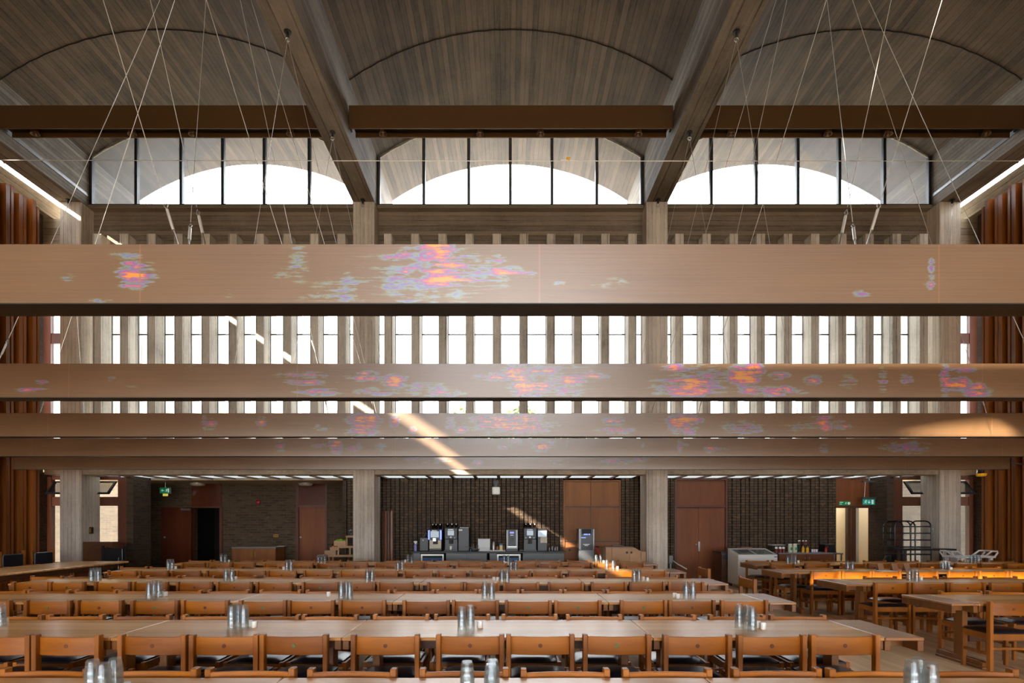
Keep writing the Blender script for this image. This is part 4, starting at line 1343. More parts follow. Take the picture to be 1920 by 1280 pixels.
for row, side, stacks, pots in CL:
    cnt[(row, side)] = cnt.get((row, side), 0) + 1
    i = cnt[(row, side)]
    rn = AROW[row] if side else ROWN[row]
    y0, y1 = TN(row) + 0.06, TN(row) + TD - 0.06
    if side:
        y0, y1 = y0 - 0.08, y1 - 0.08
    placed = []
    order = list(reversed(stacks)) if not side else stacks
    for j, (px, py, n) in enumerate(order):
        top = TH + 0.09 + PITCH * (n - 1)
        D = min(max((EYE - top) * F / (py - HZ), y0), y1)
        x = WX(px, D)
        # keep stacks clear of each other
        for _ in range(12):
            for (qx, qy) in placed:
                d = math.hypot(x - qx, D - qy)
                if d < 0.074:
                    D += 0.02 if D >= qy else -0.02
                    x = WX(px, D)
        placed.append((x, D))
        sn = ('inner', 'middle', 'outer')[j] if len(stacks) == 3 else (('aisle side', 'far side')[j] if len(stacks) == 2 else 'single')
        for q in range(n):
            tumbler(x, D, TH + 0.0005 + q * PITCH, f'clear tumbler, {POS[n][q]} in {sn} stack, {ORD[i]} cluster from aisle, {rn}',
                    'stacked tumblers on the tables')
    for j, (px, py) in enumerate(pots):
        D = min(max((EYE - TH - 0.055) * F / (py - HZ), y0), y1)
        x = WX(px, D)
        for _ in range(10):
            for (qx, qy) in placed:
                if math.hypot(x - qx, D - qy) < 0.063:
                    D += 0.02 if D > qy else -0.02
                    x = WX(px, D)
        placed.append((x, D))
        w = 'white pot' if len(pots) == 1 else ('left of two white pots', 'right of two white pots')[j]
        pot(x, D, f'{w} by {ORD[i]} tumbler cluster, {rn}', 'white condiment pots on the tables')
# ================================================================== HIGH TABLE AND ITS CHAIRS (left)
t = thing('high_table', 'long polished table running down the left side of the hall', 'table', (-9.25, 8.4, 0))
MB().box(-0.62, 0.60, -2.9, 3.68, 0.70, 0.735).build('tabletop', M['oak_top'], t, bevel=0.005)
MB().box(0.45, 0.49, -2.8, 3.58, 0.60, 0.70).box(-0.5, -0.46, -2.8, 3.58, 0.60, 0.70).build('apron', M['oak_dark'], t)
for y in (-2.4, 0.4, 3.2):
    MB().box(-0.22, 0.22, y - 0.04, y + 0.04, 0.08, 0.70).build('leg', M['oak_dark'], t)
    MB().box(-0.45, 0.45, y - 0.05, y + 0.05, 0, 0.08).build('foot', M['oak_dark'], t)


def armchair(x, y, rz, label, group, top=1.0, wood_='oak_leg', pad='leather'):
    t = thing('armchair', label, 'armchair', (x, y, 0), rz, group)
    for sx in (-1, 1):
        MB().box(sx * 0.27 - 0.022, sx * 0.27 + 0.022, -0.25, -0.2, 0, top).build('back_leg', M[wood_], t, bevel=0.004)
        MB().box(sx * 0.27 - 0.022, sx * 0.27 + 0.022, 0.2, 0.245, 0, 0.66).build('front_leg', M[wood_], t, bevel=0.004)
        MB().box(sx * 0.27 - 0.028, sx * 0.27 + 0.028, -0.2, 0.27, 0.66, 0.69).build('armrest', M[wood_], t, bevel=0.004)
    MB().box(-0.245, 0.245, -0.2, 0.2, 0.38, 0.43).build('seat_frame', M[wood_], t)
    MB().box(-0.245, 0.245, -0.2, 0.22, 0.43, 0.49).build('seat', M[pad], t, bevel=0.02, seg=2)
    MB().box(-0.235, 0.235, -0.235, -0.185, 0.60, top - 0.06).build('backrest', M[pad], t, bevel=0.02, seg=2)
    return t


armchair(-10.35, 10.55, -math.pi / 2, 'navy padded armchair nearest the camera along the long side table', 'armchairs along the long side table')
armchair(-10.35, 11.30, -math.pi / 2, 'navy padded armchair, second from the far end of the long side table', 'armchairs along the long side table')
armchair(-10.35, 12.05, -math.pi / 2, 'navy padded armchair beyond the end of the long side table', 'armchairs along the long side table')
armchair(-10.40, 9.8, -math.pi / 2, 'navy padded armchair cut by the picture edge at the side table', 'armchairs along the long side table')
armchair(WX(186, 12.5), 12.75, math.pi, 'black armchair with shiny arm fronts before the dark wooden cabinet', None, 1.05, 'black_gloss', 'black_gloss')
t = thing('wooden_cabinet', 'dark wooden upright cabinet with a curved side, behind the long side table', 'cabinet', (WX(178, 13.1), 13.2, 0))
MB().box(-0.38, 0.36, 0, 0.22, 0, 1.13).build('body', M['oak_dark'], t, bevel=0.006)
MB().box(-0.27, 0.24, -0.02, 0.0, 0.62, 1.02).build('front_panel', M['oak_dark'], t, bevel=0.004)
MB().prism([(0.36, 0.55), (0.50, 0.55), (0.48, 0.74), (0.42, 0.84), (0.38, 0.95), (0.36, 1.1)], 'y', 0.02, 0.2).build('side_wing', M['oak_dark'], t)
t = thing('menu_stand', 'slim wire sign holder on the left end of the fourth row', 'sign holder', (WX(222, 9.7), 9.7, TH))
MB().cyl((0, 0, 0), 0.045, 0.006, 14).build('base', M['steel'], t)
MB().tube([(0, 0, 0.006), (0, 0, 0.22), (0.006, 0, 0.24)], 0.003, 6).build('stem', M['steel'], t)

# coat stand and chair by the lobby window
t = thing('black_stand', 'thin black metal stand with cross bars before the lobby window', 'stand', (WX(266, 15.62), 15.62, 0))
MB().box(-0.028, 0.028, -0.02, 0.02, 0.02, 2.02).build('post', M['black'], t)
MB().box(-0.16, 0.09, -0.015, 0.015, 2.0, 2.03).box(-0.16, 0.04, -0.015, 0.015, 1.84, 1.87).build('cross_bar', M['black'], t)
MB().box(-0.2, 0.2, -0.02, 0.02, 0, 0.02).box(-0.02, 0.02, -0.2, 0.2, 0, 0.02).build('base', M['black'], t)
t = thing('side_chair', 'dark high-backed wooden chair under the lobby window', 'chair', (WX(264, 16.0), 16.02, 0), math.pi)
for sx in (-1, 1):
    MB().box(sx * 0.17 - 0.02, sx * 0.17 + 0.02, -0.2, -0.16, 0, 1.02).build('back_leg', M['oak_dark'], t)
    MB().box(sx * 0.17 - 0.02, sx * 0.17 + 0.02, 0.14, 0.18, 0, 0.44).build('front_leg', M['oak_dark'], t)
MB().box(-0.19, 0.19, -0.2, 0.2, 0.44, 0.48).build('seat', M['oak_dark'], t)
MB().box(-0.15, 0.15, -0.19, -0.17, 0.82, 1.0).build('backrest', M['oak_dark'], t)

# ================================================================== SIGNS, LAMPS, WALL DEVICES


def arrow(mb, cx, cz, y, sz, ang):
    c, s_ = math.cos(ang), math.sin(ang)
    rot = lambda p: (cx + p[0] * c - p[1] * s_, cz + p[0] * s_ + p[1] * c)
    th = sz * 0.09
    mb.prism([rot(p) for p in ((-sz * .5, -th), (sz * .4, -th), (sz * .4, th), (-sz * .5, th))], 'y', y - 0.002, y)
    mb.prism([rot(p) for p in ((0.5 * sz, 0), (0.1 * sz, 0.4 * sz), (-0.06 * sz, 0.4 * sz), (0.3 * sz, 0), (-0.06 * sz, -0.4 * sz), (0.1 * sz, -0.4 * sz))], 'y', y - 0.0035, y - 0.0005)


def runner(mb, cx, cz, y, h):
    k = h
    P = lambda a, b: (cx + a * k, y, cz + b * k)
    mb.ball(P(0.14, 0.40), 0.085 * k, 8, 6)
    r = 0.05 * k
    mb.tube([P(0.08, 0.28), P(-0.04, -0.02)], r * 1.3, 6)
    mb.tube([P(-0.04, -0.02), P(0.16, -0.16), P(0.10, -0.45)], r, 6)
    mb.tube([P(-0.04, -0.02), P(-0.16, -0.22), P(-0.42, -0.26)], r, 6)
    mb.tube([P(0.08, 0.26), P(0.28, 0.12), P(0.40, 0.20)], r * 0.8, 6)
    mb.tube([P(0.08, 0.26), P(-0.16, 0.24), P(-0.28, 0.06)], r * 0.8, 6)


D = 15.75
t = thing('exit_sign', 'green lit exit sign with white arrow and running figure, left lobby', 'exit sign', (WX(309, D), D, WZ(925, D)))
w = 20 * D / F / 2
h = 11.5 * D / F
MB().box(-w, w, 0, 0.05, 0, h).build('housing', M['steel'], t)
MB().box(-w + 0.012, w - 0.012, -0.004, 0, 0.012, h - 0.012).build('green_face', M['exit_green'], t)
mb = MB()
arrow(mb, -0.06, h / 2, -0.004, 0.085, math.pi)
runner(mb, 0.06, h / 2, -0.006, 0.11)
mb.box(0.10, 0.125, -0.006, -0.004, 0.03, h - 0.03)
mb.build('pictogram', M['sign_white'], t)
MB().box(-0.06, 0.07, 0.0, 0.04, -0.075, -0.002).build('light_strip', M['glow_strip'], t)
MB().tube([(0, 0.025, h), (0, 0.025, 2.80 - WZ(925, D))], 0.006, 6).build('hanger', M['steel'], t)
D = 14.9
t = thing('hanging_exit_sign', 'teal exit sign with running figure, down arrow and door, hung on a rod', 'exit sign', (WX(1615.5, D), 14.6, WZ(946, 14.6)))
w, h = 0.165, 0.155
MB().box(-w, w, 0, 0.012, 0, h).build('teal_face', M['sign_teal'], t)
mb = MB()
runner(mb, -0.09, h / 2, -0.003, 0.12)
arrow(mb, 0.005, h / 2, -0.001, 0.085, -math.pi / 2)
mb.box(0.075, 0.125, -0.003, -0.001, 0.02, h - 0.02)
mb.build('pictogram', M['sign_white'], t)
MB().box(-w - 0.01, w + 0.01, -0.03, 0.04, h, h + 0.06).build('lamp_housing', M['grey_metal'], t)
MB().box(-w, w, -0.03, 0.03, 0.615, 0.66).build('ceiling_bar', M['grey_metal'], t)
MB().tube([(-0.12, 0, h + 0.06), (-0.10, 0, 0.62)], 0.006, 6).box(-0.02, 0.02, -0.02, 0.02, 0.66, 2.93 - WZ(946, 14.6)).build('rod', M['steel'], t)
D = 14.98
t = thing('door_sign', 'small green fire exit sign with white arrow above the kitchen doorway', 'sign', (WX(1583.5, D), D - 0.012, WZ(947, D)))
MB().box(-0.16, 0.16, 0, 0.01, 0, 0.11).build('green_face', M['exit_green'], t)
mb = MB()
mb.box(-0.14, -0.05, -0.002, 0, 0.075, 0.09).box(-0.14, -0.08, -0.002, 0, 0.03, 0.042)
runner(mb, 0.03, 0.055, -0.002, 0.07)
mb.lathe([(0.0001, -0.002), (0.036, -0.002), (0.036, 0.0), (0.0001, 0)], (0.115, 0, 0.055), 14, 'y')
mb.build('pictogram', M['sign_white'], t)
mb = MB()
arrow(mb, 0.115, 0.055, -0.0025, 0.045, 0)
mb.build('arrow', M['exit_green'], t)

for px, lb in ((370, 'round opal ceiling lamp above the red lobby door'), (573, 'round opal ceiling lamp above the brown lobby door')):
    t = thing('ceiling_lamp', lb, 'ceiling lamp', (WX(px, 15.9), 15.9, 2.80), group='round opal lamps in the lobby')
    MB().lathe([(0.12, 0), (0.12, -0.02)], n=20).build('fitting', M['steel'], t)
    MB().lathe([(0.205, -0.015), (0.205, -0.05), (0.18, -0.09), (0.10, -0.105), (0.0001, -0.11)], n=24).build('opal_bowl', M['lamp_opal'], t, smooth=True)

D = 16.37
t = thing('fire_bell', 'small red fire bell high on the lobby brick wall', 'fire bell', (WX(484, D), D, WZ(941, D)))
MB().lathe([(0.075, 0.03), (0.07, -0.02), (0.04, -0.045), (0.0001, -0.05)], n=18, axis='y').build('dome', M['dark_red'], t, smooth=True)
MB().lathe([(0.0001, -0.062), (0.012, -0.062), (0.012, -0.045), (0.0001, -0.045)], n=10, axis='y').build('screw', M['steel'], t)
t = thing('wall_socket', 'brass double socket on the lobby brick wall', 'socket', (WX(517, D), D, WZ(1004, D)))
MB().box(-0.075, 0.075, 0.0, 0.03, -0.045, 0.045).build('plate', M['brass'], t, bevel=0.004)
MB().box(-0.05, -0.025, -0.004, 0, -0.01, 0.015).box(0.025, 0.05, -0.004, 0, -0.01, 0.015).box(-0.01, 0.01, -0.004, 0, -0.02, 0.0).build('pin_holes', M['black'], t)
t = thing('wall_speaker', 'white wall loudspeaker on a black bracket high on the fluted brick', 'loudspeaker', (WX(930, 14.7), 14.7, WZ(927, 14.7)))
MB().box(-0.11, 0.11, 0, 0.14, 0, 0.215).build('cabinet', M['white'], t, bevel=0.03, seg=3)
MB().box(-0.04, 0.04, 0.05, 0.24, 0.215, 0.29).box(-0.07, 0.07, 0.02, 0.14, 0.29, 0.40).build('bracket', M['black_gloss'], t)
MB().box(-0.085, 0.085, -0.006, 0.0, 0.025, 0.19).build('grille', M['ceramic'], t, bevel=0.004)
t = thing('card_reader', 'small brass fronted card reader on the left end column', 'wall switch', (WX(174, 13.8), 13.8, WZ(994, 13.8)))
t.location.x = -10.868
MB().box(0.0, 0.05, -0.04, 0.05, -0.085, 0.085).build('case', M['black_gloss'], t, bevel=0.004)
MB().box(0.012, 0.05, -0.046, -0.04, -0.06, 0.06).build('front', M['brass'], t)
t = thing('wall_switch', 'white switch box on the right end column', 'wall switch', (10.87, 13.75, WZ(994, 13.75)))
MB().box(-0.05, 0.0, -0.045, 0.045, -0.06, 0.06).build('case', M['white'], t, bevel=0.006)
MB().box(-0.045, -0.015, -0.05, -0.045, -0.035, 0.02).build('rocker', M['steel'], t)
t = thing('warning_light', 'small lamp with clear dome and yellow base under the farthest copper beam', 'lamp', (WX(1840, 11.2), 11.2, BZ0 - 0.006))
MB().lathe([(0.075, 0.0), (0.08, -0.06), (0.088, -0.075)], n=18).build('clear_dome', M['glass_clear'], t, smooth=True)
MB().lathe([(0.09, -0.075), (0.09, -0.10), (0.075, -0.13), (0.05, -0.135), (0.0001, -0.135)], n=18).build('yellow_lens', M['yellow'], t, smooth=True)
t = thing('power_lead', 'grey lead looping from the farthest copper beam end to the wall', 'cable', (10.39, 11.2, 2.86))
MB().tube([(0, 0, 0.02), (0.1, 0, -0.01), (0.35, 0, -0.03), (0.7, 0, -0.02), (1.05, 0, 0.02)], 0.016, 8).build('lead', M['grey_metal'], t)

# soffit light panels between brown slats
for b, bx in enumerate(BAYS):
    n = 11
    p = 2 * (HALF + 0.0) / n
    for i in range(n):
        x0 = bx - HALF + p * i
        t = thing('ceiling_light', f'pale ceiling light panel, {ORD[i + 1]} from left in aisle bay {b + 1}', 'ceiling light', (x0, 14.0, 2.86), group='light panels above the serving aisle')
        MB().box(0.045, p - 0.045, 0.02, 0.93, 0.0, 0.02).build('diffuser', M['panel_light'], t)
        MB().box(-0.04, 0.04, 0.0, 0.98, -0.035, 0.03).build('slat', M['frame_wood'], t)

# ================================================================== LOBBY CABINET, FRUIT STAND
D = 15.6
t = thing('low_cabinet', 'low wooden cabinet with grey top against the lobby brick wall', 'cabinet', (WX(435, D), D, 0))
w = WX(517, D) - WX(435, D)
MB().box(0, w, 0, 0.6, 0.06, 0.86).build('body', M['panel_wood'], t)
MB().box(-0.01, w + 0.01, -0.015, 0.61, 0.862, 0.90).build('top', M['grey_top'], t)
for x0, x1 in ((0.01, w / 2 - 0.003), (w / 2 + 0.003, w - 0.01)):
    dr = MB().box(x0, x1, -0.02, 0, 0.1, 0.85).build('door', M['panel_wood'], t)
    hx = w / 2 + (-0.055 if x0 < w / 3 else 0.055)
    MB().box(hx - 0.02, hx + 0.02, -0.035, -0.02, 0.60, 0.78).build('handle', M['brass'], dr, bevel=0.006)
MB().box(0.03, w - 0.03, 0.04, 0.58, 0.0, 0.06).build('plinth', M['black'], t)
tag(MB().box(0, 0.22, 0, 0.16, 0, 0.012).build('paper_pile', M['paper'], loc=(WX(512, D), D + 0.25, 0.901)), 'white papers on the low lobby cabinet', 'papers')

D = 14.6
X = lambda p: WX(p, D)
Z = lambda p: WZ(p, D)
t = thing('fruit_stand', 'stepped pine shelf stand for fruit beside the left column', 'shelf stand', (X(614), D, 0))
ox = X(614)
sh = [(614, 690, 1040, 1044), (633, 690, 1023, 1027), (648, 690, 1004, 1007.5)]
for j, (a, b, c_, d_) in enumerate(sh):
    MB().box(X(a) - ox, X(b) - ox, 0, 0.42, Z(d_), Z(c_)).build('shelf', M['crate_wood'], t)
for a in (616, 688):
    for y in (0.02, 0.36):
        MB().box(X(a) - ox - 0.02, X(a) - ox + 0.02, y, y + 0.04, 0, Z(1044)).build('leg', M['crate_wood'], t)
for a, c_, d_ in ((634.5, 1027, 1040), (656, 1027, 1040), (650, 1007.5, 1023), (686, 1007.5, 1040)):
    MB().box(X(a) - ox - 0.018, X(a) - ox + 0.018, 0.01, 0.05, Z(d_), Z(c_)).build('upright', M['crate_wood'], t)


def crate(a, b, c_, d_, label, y0=0.02, dep=0.3):
    t = thing('fruit_crate', label, 'crate', (X(a), D + y0, Z(d_) + 0.001), group='wooden crates on the fruit stand')
    w_, h_ = X(b) - X(a), Z(c_) - Z(d_)
    MB().box(0, w_, 0, dep, 0, 0.012).build('base', M['crate_wood'], t)
    MB().box(0, w_, 0, 0.012, 0.012, h_).build('front', M['crate_wood'], t)
    MB().box(0, w_, dep - 0.012, dep, 0.012, h_).build('back', M['crate_wood'], t)
    MB().box(0, 0.012, 0.012, dep - 0.012, 0.012, h_).box(w_ - 0.012, w_, 0.012, dep - 0.012, 0.012, h_).build('side', M['crate_wood'], t)


crate(609, 630, 1032, 1040, 'empty low crate at the front of the fruit stand', -0.02, 0.2)
crate(614, 631, 1026, 1040, 'orange filled crate on the lower shelf of the fruit stand', 0.2, 0.2)
crate(625.5, 648, 1014, 1023, 'crate of green apples on the middle shelf of the fruit stand')
aw = X(648) - X(625.5)
names_a = [f'green apple, {ORD[c + 1]} from left in the {("front", "rear")[r]} row of the crate' for r in range(2) for c in range(4)]
for r in range(2):
    for c in range(4):
        t = thing('apple', names_a[r * 4 + c], 'apple', (X(625.5) + 0.055 + c * (aw - 0.11) / 3, D + 0.085 + r * 0.12, Z(1014) - 0.01 + 0.012 * ((c * 7 + r) % 3)), group='green apples in the crate')
        MB().lathe([(0.0001, -0.034), (0.02, -0.038), (0.038, -0.012), (0.04, 0.012), (0.026, 0.036), (0.006, 0.03), (0.0001, 0.028)], n=12).build('flesh', M['apple'], t, smooth=True)
        MB().tube([(0, 0, 0.028), (0.004, 0, 0.046)], 0.002, 5).build('stem', M['bark'], t)
for c in range(4):
    tag(MB().ball((0, 0, 0), 0.036, 12, 8).build('orange', M['orange'], loc=(X(618.0) + c * 0.074, D + 0.29 + 0.04 * (c % 2), Z(1026) - 0.004), smooth=True),
        f'orange, {ORD[c + 1]} from left in the lower crate', 'orange', 'oranges in the lower crate')
t = thing('glass_jar', 'round glass jar with lid on the top shelf of the fruit stand', 'jar', (X(655), D + 0.14, Z(1004) + 0.001))
MB().lathe([(0.04, 0), (0.062, 0.02), (0.066, 0.07), (0.05, 0.12), (0.04, 0.13)], n=16).build('bowl', M['tumbler'], t, smooth=True)
MB().lathe([(0.044, 0.131), (0.05, 0.14), (0.03, 0.165), (0.012, 0.17), (0.014, 0.185), (0.0001, 0.19)], n=16).build('lid', M['steel'], t, smooth=True)
tag(MB().lathe([(0.02, 0), (0.022, 0.08), (0.012, 0.1), (0.012, 0.11), (0.0001, 0.112)], n=12).build('shaker', M['steel'], loc=(X(606.5), D - 0.06, 0.0), smooth=True), 'steel shaker left of the fruit crates', 'shaker')
bpy.data.objects['shaker'].location = (X(606.5) + 0.17, D + 0.0, Z(1040) + 0.0005)
bpy.data.objects['shaker'].location = (X(633.5), D + 0.03, Z(1040) + 0.001)

# timber screen beside the left column
D = 14.5
t = thing('folding_screen', 'short slatted timber screen standing right of the left column', 'screen', (WX(716, D), D, 0))
for j in range(4):
    MB().box(j * 0.078, j * 0.078 + 0.05, 0.02 * (j % 2), 0.05 + 0.02 * (j % 2), 0.0, WZ(958 - j * 0.5, D)).build('slat', M['fin_wood'], t, bevel=0.004)
MB().box(0.0, 0.30, 0.075, 0.09, 0.0, WZ(960, D)).build('backing', M['fin_back'], t)

# ================================================================== COFFEE COUNTER
D = 14.3
X = lambda p: WX(p, D)
Z = lambda p: WZ(p, D)
CT = 0.835
tag(MB().box(X(772), X(1061), D - 0.03, 14.92, CT - 0.045, CT).build('worktop', M['worktop'], bevel=0.004), 'long black worktop of the coffee counter', 'worktop')


def cab(a, b, label):
    t = thing('counter_cabinet', label, 'cabinet', (X(a), D, 0), group='grey fronted units under the coffee counter')
    w_ = X(b) - X(a)
    MB().box(0, w_, 0.02, 0.6, 0.08, CT - 0.047).build('carcass', M['charcoal'], t)
    n = max(1, round(w_ / 0.6))
    for j in range(n):
        MB().box(j * w_ / n + 0.003, (j + 1) * w_ / n - 0.003, 0, 0.02, 0.1, CT - 0.05).build('door', M['stone_grey'], t)
    MB().box(0.02, w_ - 0.02, 0.06, 0.58, 0, 0.08).build('plinth', M['black'], t)


cab(775, 788, 'narrow grey unit at the left end of the coffee counter')
cab(836, 913, 'wide grey unit under the coffee machine with the cup')
cab(918, 931.5, 'narrow grey unit at the middle of the coffee counter')
cab(980, 1058, 'wide grey unit at the right end of the coffee counter')


def fridge(a, b, label):
    t = thing('undercounter_fridge', label, 'fridge', (X(a), D, 0), group='steel framed fridges under the coffee counter')
    w_ = X(b) - X(a)
    MB().box(0, w_, 0.05, 0.6, 0.02, CT - 0.06).build('body', M['black'], t)
    fr = MB().box(0.0, w_, 0.0, 0.05, CT - 0.115, CT - 0.075).box(0, 0.04, 0, 0.05, 0.05, CT - 0.115).box(w_ - 0.04, w_, 0, 0.05, 0.05, CT - 0.115)
    fr.box(0.04, w_ - 0.04, 0, 0.05, 0.05, 0.1)
    fr.build('door_frame', M['steel'], t)
    MB().box(0.04, w_ - 0.04, 0.03, 0.036, 0.1, CT - 0.115).build('door_glass', M['glass_clear'], t)
    MB().box(0.05, w_ - 0.05, 0.04, 0.049, CT - 0.25, CT - 0.17).build('stock_strip', M['blue'], t)


fridge(789, 832, 'steel framed fridge under the cream fronted coffee machine')
fridge(932, 976, 'steel framed fridge under the water boiler')


def PX(x, y, off=765):
    return off + x / 11.64, 960 + y / 11.64


DC = 14.5      # front of the things on the counter
XC = lambda x, off=765: WX(off + x / 11.64, DC)
ZC2 = lambda y: WZ(960 + y / 11.64, DC)
s_ = DC / F / 11.64


def cz(y):
    """height above the counter of a row in the counter close-up (counter line at 850)"""
    return (850 - y) * s_


# spray bottle
t = thing('spray_bottle', 'lilac spray bottle with white trigger at the left of the counter', 'bottle', (XC(174), DC - 0.08, CT + 0.001))
MB().lathe([(0.042, 0), (0.044, 0.01), (0.044, 0.15), (0.018, 0.19), (0.016, 0.2), (0.0001, 0.2)], n=14).build('bottle', M['lilac'], t, smooth=True)
MB().box(-0.022, 0.022, -0.018, 0.018, 0.2, 0.235).box(-0.045, 0.05, -0.015, 0.015, 0.235, 0.275).box(0.03, 0.045, -0.01, 0.01, 0.18, 0.235).build('trigger', M['ceramic'], t, bevel=0.004)
# black box with wire handle
t = thing('black_bin', 'square black box between spray bottle and cream coffee machine', 'box', (XC(255), DC, CT + 0.001))
w = 190 * s_
MB().box(0, w, 0, 0.28, 0, cz(560)).build('body', M['black_gloss'], t, bevel=0.01)
MB().tube([(0.1, 0.1, cz(560)), (0.14, 0.1, cz(470)), (0.18, 0.1, cz(465)), (0.21, 0.1, cz(555))], 0.006, 6).build('wire_handle', M['steel'], t)
MB().box(0.085, 0.10, -0.004, 0.0, cz(625), cz(605)).build('lock', M['steel'], t)


def hoppers(t, xs, z0, z1, y=0.14):
    for x in xs:
        hp = MB().lathe([(0.035, z0), (0.042, z0 + 0.04), (0.046, z1 - 0.02)], (x, y, 0), 12).build('bean_hopper', M['bean'], t, smooth=True)
        MB().lathe([(0.048, z1 - 0.02), (0.048, z1), (0.0001, z1)], (x, y, 0), 12).build('lid', M['black_gloss'], hp)
        MB().box(x - 0.014, x + 0.014, y - 0.055, y - 0.047, z1 - 0.045, z1 - 0.015).build('tag', M['white'], hp)


# coffee machine with blue side strips
t = thing('coffee_machine', 'coffee machine with cream front and blue lit side strips', 'coffee machine', (XC(445), DC, CT + 0.001))
f = lambda x: (x - 445) * s_
MB().box(f(460), f(735), 0.02, 0.42, 0.0, cz(390)).build('body', M['black_gloss'], t, bevel=0.008)
MB().box(f(470), f(725), -0.02, 0.02, cz(800), cz(610)).build('cream_front', M['cream'], t, bevel=0.006)
MB().box(f(548), f(655), -0.024, -0.02, cz(700), cz(610)).build('cup_bay', M['black'], t)
MB().box(f(480), f(700), -0.06, 0.02, cz(600), cz(400)).build('head', M['black_gloss'], t, bevel=0.008)
MB().box(f(498), f(678), -0.066, -0.06, cz(552), cz(418)).build('touch_screen', M['screen'], t)
MB().box(f(528), f(640), -0.066, -0.06, cz(412), cz(396)).build('badge', M['ceramic'], t)
for a in (445, 702):
    MB().box(f(a), f(a + 33), -0.05, 0.0, cz(600), cz(395)).build('light_strip', M['blue_led'], t)
MB().box(f(545), f(625), -0.10, -0.06, cz(640), cz(560)).build('spout', M['steel'], t, bevel=0.006)
MB().box(f(465), f(720), -0.08, 0.02, 0.0, 0.025).build('drip_tray', M['black'], t)
MB().box(f(490), f(755), 0.05, 0.3, cz(390), cz(370)).build('hopper_deck', M['black'], t)
hoppers(t, (f(530), f(603), f(692)), cz(372), cz(250))


def machine(x0, off, label, cup, milk):
    t = thing('coffee_machine', label, 'coffee machine', (XC(x0, off), DC, CT + 0.001))
    f = lambda x: x * s_
    MB().box(f(8), f(285), 0.02, 0.42, 0.0, cz(345)).build('body', M['black_gloss'], t, bevel=0.008)
    MB().box(f(0), f(290), -0.04, 0.02, cz(595), cz(342)).build('head', M['charcoal'], t, bevel=0.02, seg=2)
    MB().box(f(75), f(212), -0.046, -0.04, cz(508), cz(402)).build('touch_screen', M['screen'], t)
    MB().box(f(82), f(198), -0.046, -0.04, cz(390), cz(370)).build('badge', M['white'], t)
    MB().lathe([(0.014, -0.006), (0.026, -0.006), (0.026, 0.0), (0.014, 0)], (f(143), -0.04, cz(548)), 16, 'y').build('dial', M['white'], t)
    for x in (55, 228):
        MB().lathe([(0.0001, -0.006), (0.013, -0.006), (0.013, 0), (0.0001, 0)], (f(x), -0.04, cz(562)), 10, 'y').build('button', M['white'], t)
    MB().box(f(105), f(185), -0.06, 0.02, cz(690), cz(600)).build('spout', M['black'], t, bevel=0.006)
    MB().box(f(0), f(290), -0.10, 0.02, 0.0, 0.03).build('drip_tray', M['black_gloss'], t)
    MB().box(f(30), f(310), 0.08, 0.3, cz(342), cz(330)).build('hopper_deck', M['black'], t)
    hoppers(t, (f(60), f(155), f(250)), cz(332), cz(240))
    return t


machine(795, 765, 'charcoal coffee machine with a white cup under its spout', True, False)
t = thing('coffee_cup', 'white cup under the spout of the charcoal coffee machine', 'cup', (XC(938), DC - 0.062, CT + 0.0325))
MB().lathe([(0.024, 0), (0.03, 0.01), (0.036, 0.11), (0.033, 0.11), (0.028, 0.015), (0.0001, 0.012)], n=14).build('bowl', M['ceramic'], t, smooth=True)
MB().tube([(0.032, 0, 0.09), (0.055, 0, 0.085), (0.055, 0, 0.05), (0.03, 0, 0.035)], 0.005, 6).build('handle', M['ceramic'], t)
t = thing('milk_cooler', 'tall black milk cooler right of the charcoal coffee machine', 'milk cooler', (XC(1097), DC, CT + 0.001))
MB().box(0, 235 * s_, 0, 0.4, 0, cz(350)).build('body', M['black_gloss'], t, bevel=0.008)
MB().box(8 * s_, 88 * s_, -0.004, 0, cz(410), cz(375)).build('label_plate', M['white'], t)
tag(MB().box(0, 185 * s_, 0, 0.18, 0, 0.02).build('paper_box', M['paper'], loc=(XC(1125), DC + 0.1, CT + 0.002 + cz(350))), 'white papers lying on the milk cooler', 'papers')
# bowl of tools
t = thing('utensil_bowl', 'steel bowl heaped with spoons left of the white board', 'bowl', (XC(1470), DC - 0.1, CT + 0.001))
MB().lathe([(0.04, 0), (0.10, 0.03), (0.13, 0.065), (0.125, 0.065), (0.09, 0.03), (0.0001, 0.012)], n=18).build('bowl', M['steel'], t, smooth=True)
for j in range(6):
    a = j * 1.05
    MB().tube([(0.03 * math.cos(a), 0.03 * math.sin(a), 0.03), (0.10 * math.cos(a), 0.08 * math.sin(a), 0.15 + 0.02 * (j % 3))], 0.007, 6).build('spoon', M['steel'], t)
MB().tube([(-0.06, 0, 0.08), (-0.16, -0.01, 0.12), (-0.25, -0.01, 0.125)], 0.009, 6).build('ladle', M['steel'], t)
tag(MB().lathe([(0.02, 0), (0.022, 0.05), (0.012, 0.055), (0.0001, 0.056)], n=10).build('small_tub', M['blue'], loc=(XC(1368), DC - 0.1, CT + 0.001)), 'small blue lidded tub beside the spoon bowl', 'tub')
# white board
t = thing('menu_board', 'white upright menu board with folded foot on the counter', 'menu board', (XC(1522), DC - 0.02, CT + 0.001))
w = 268 * s_
MB().prism([(0.1, 0.0), (0.115, 0.0), (0.145, cz(585)), (0.13, cz(585))], 'x', 0, w).build('upright', M['paper'], t)
MB().prism([(-0.05, 0.0), (0.1, 0.0), (0.115, 0.1), (0.108, 0.1)], 'x', 0.02, w - 0.02).build('foot', M['paper'], t)
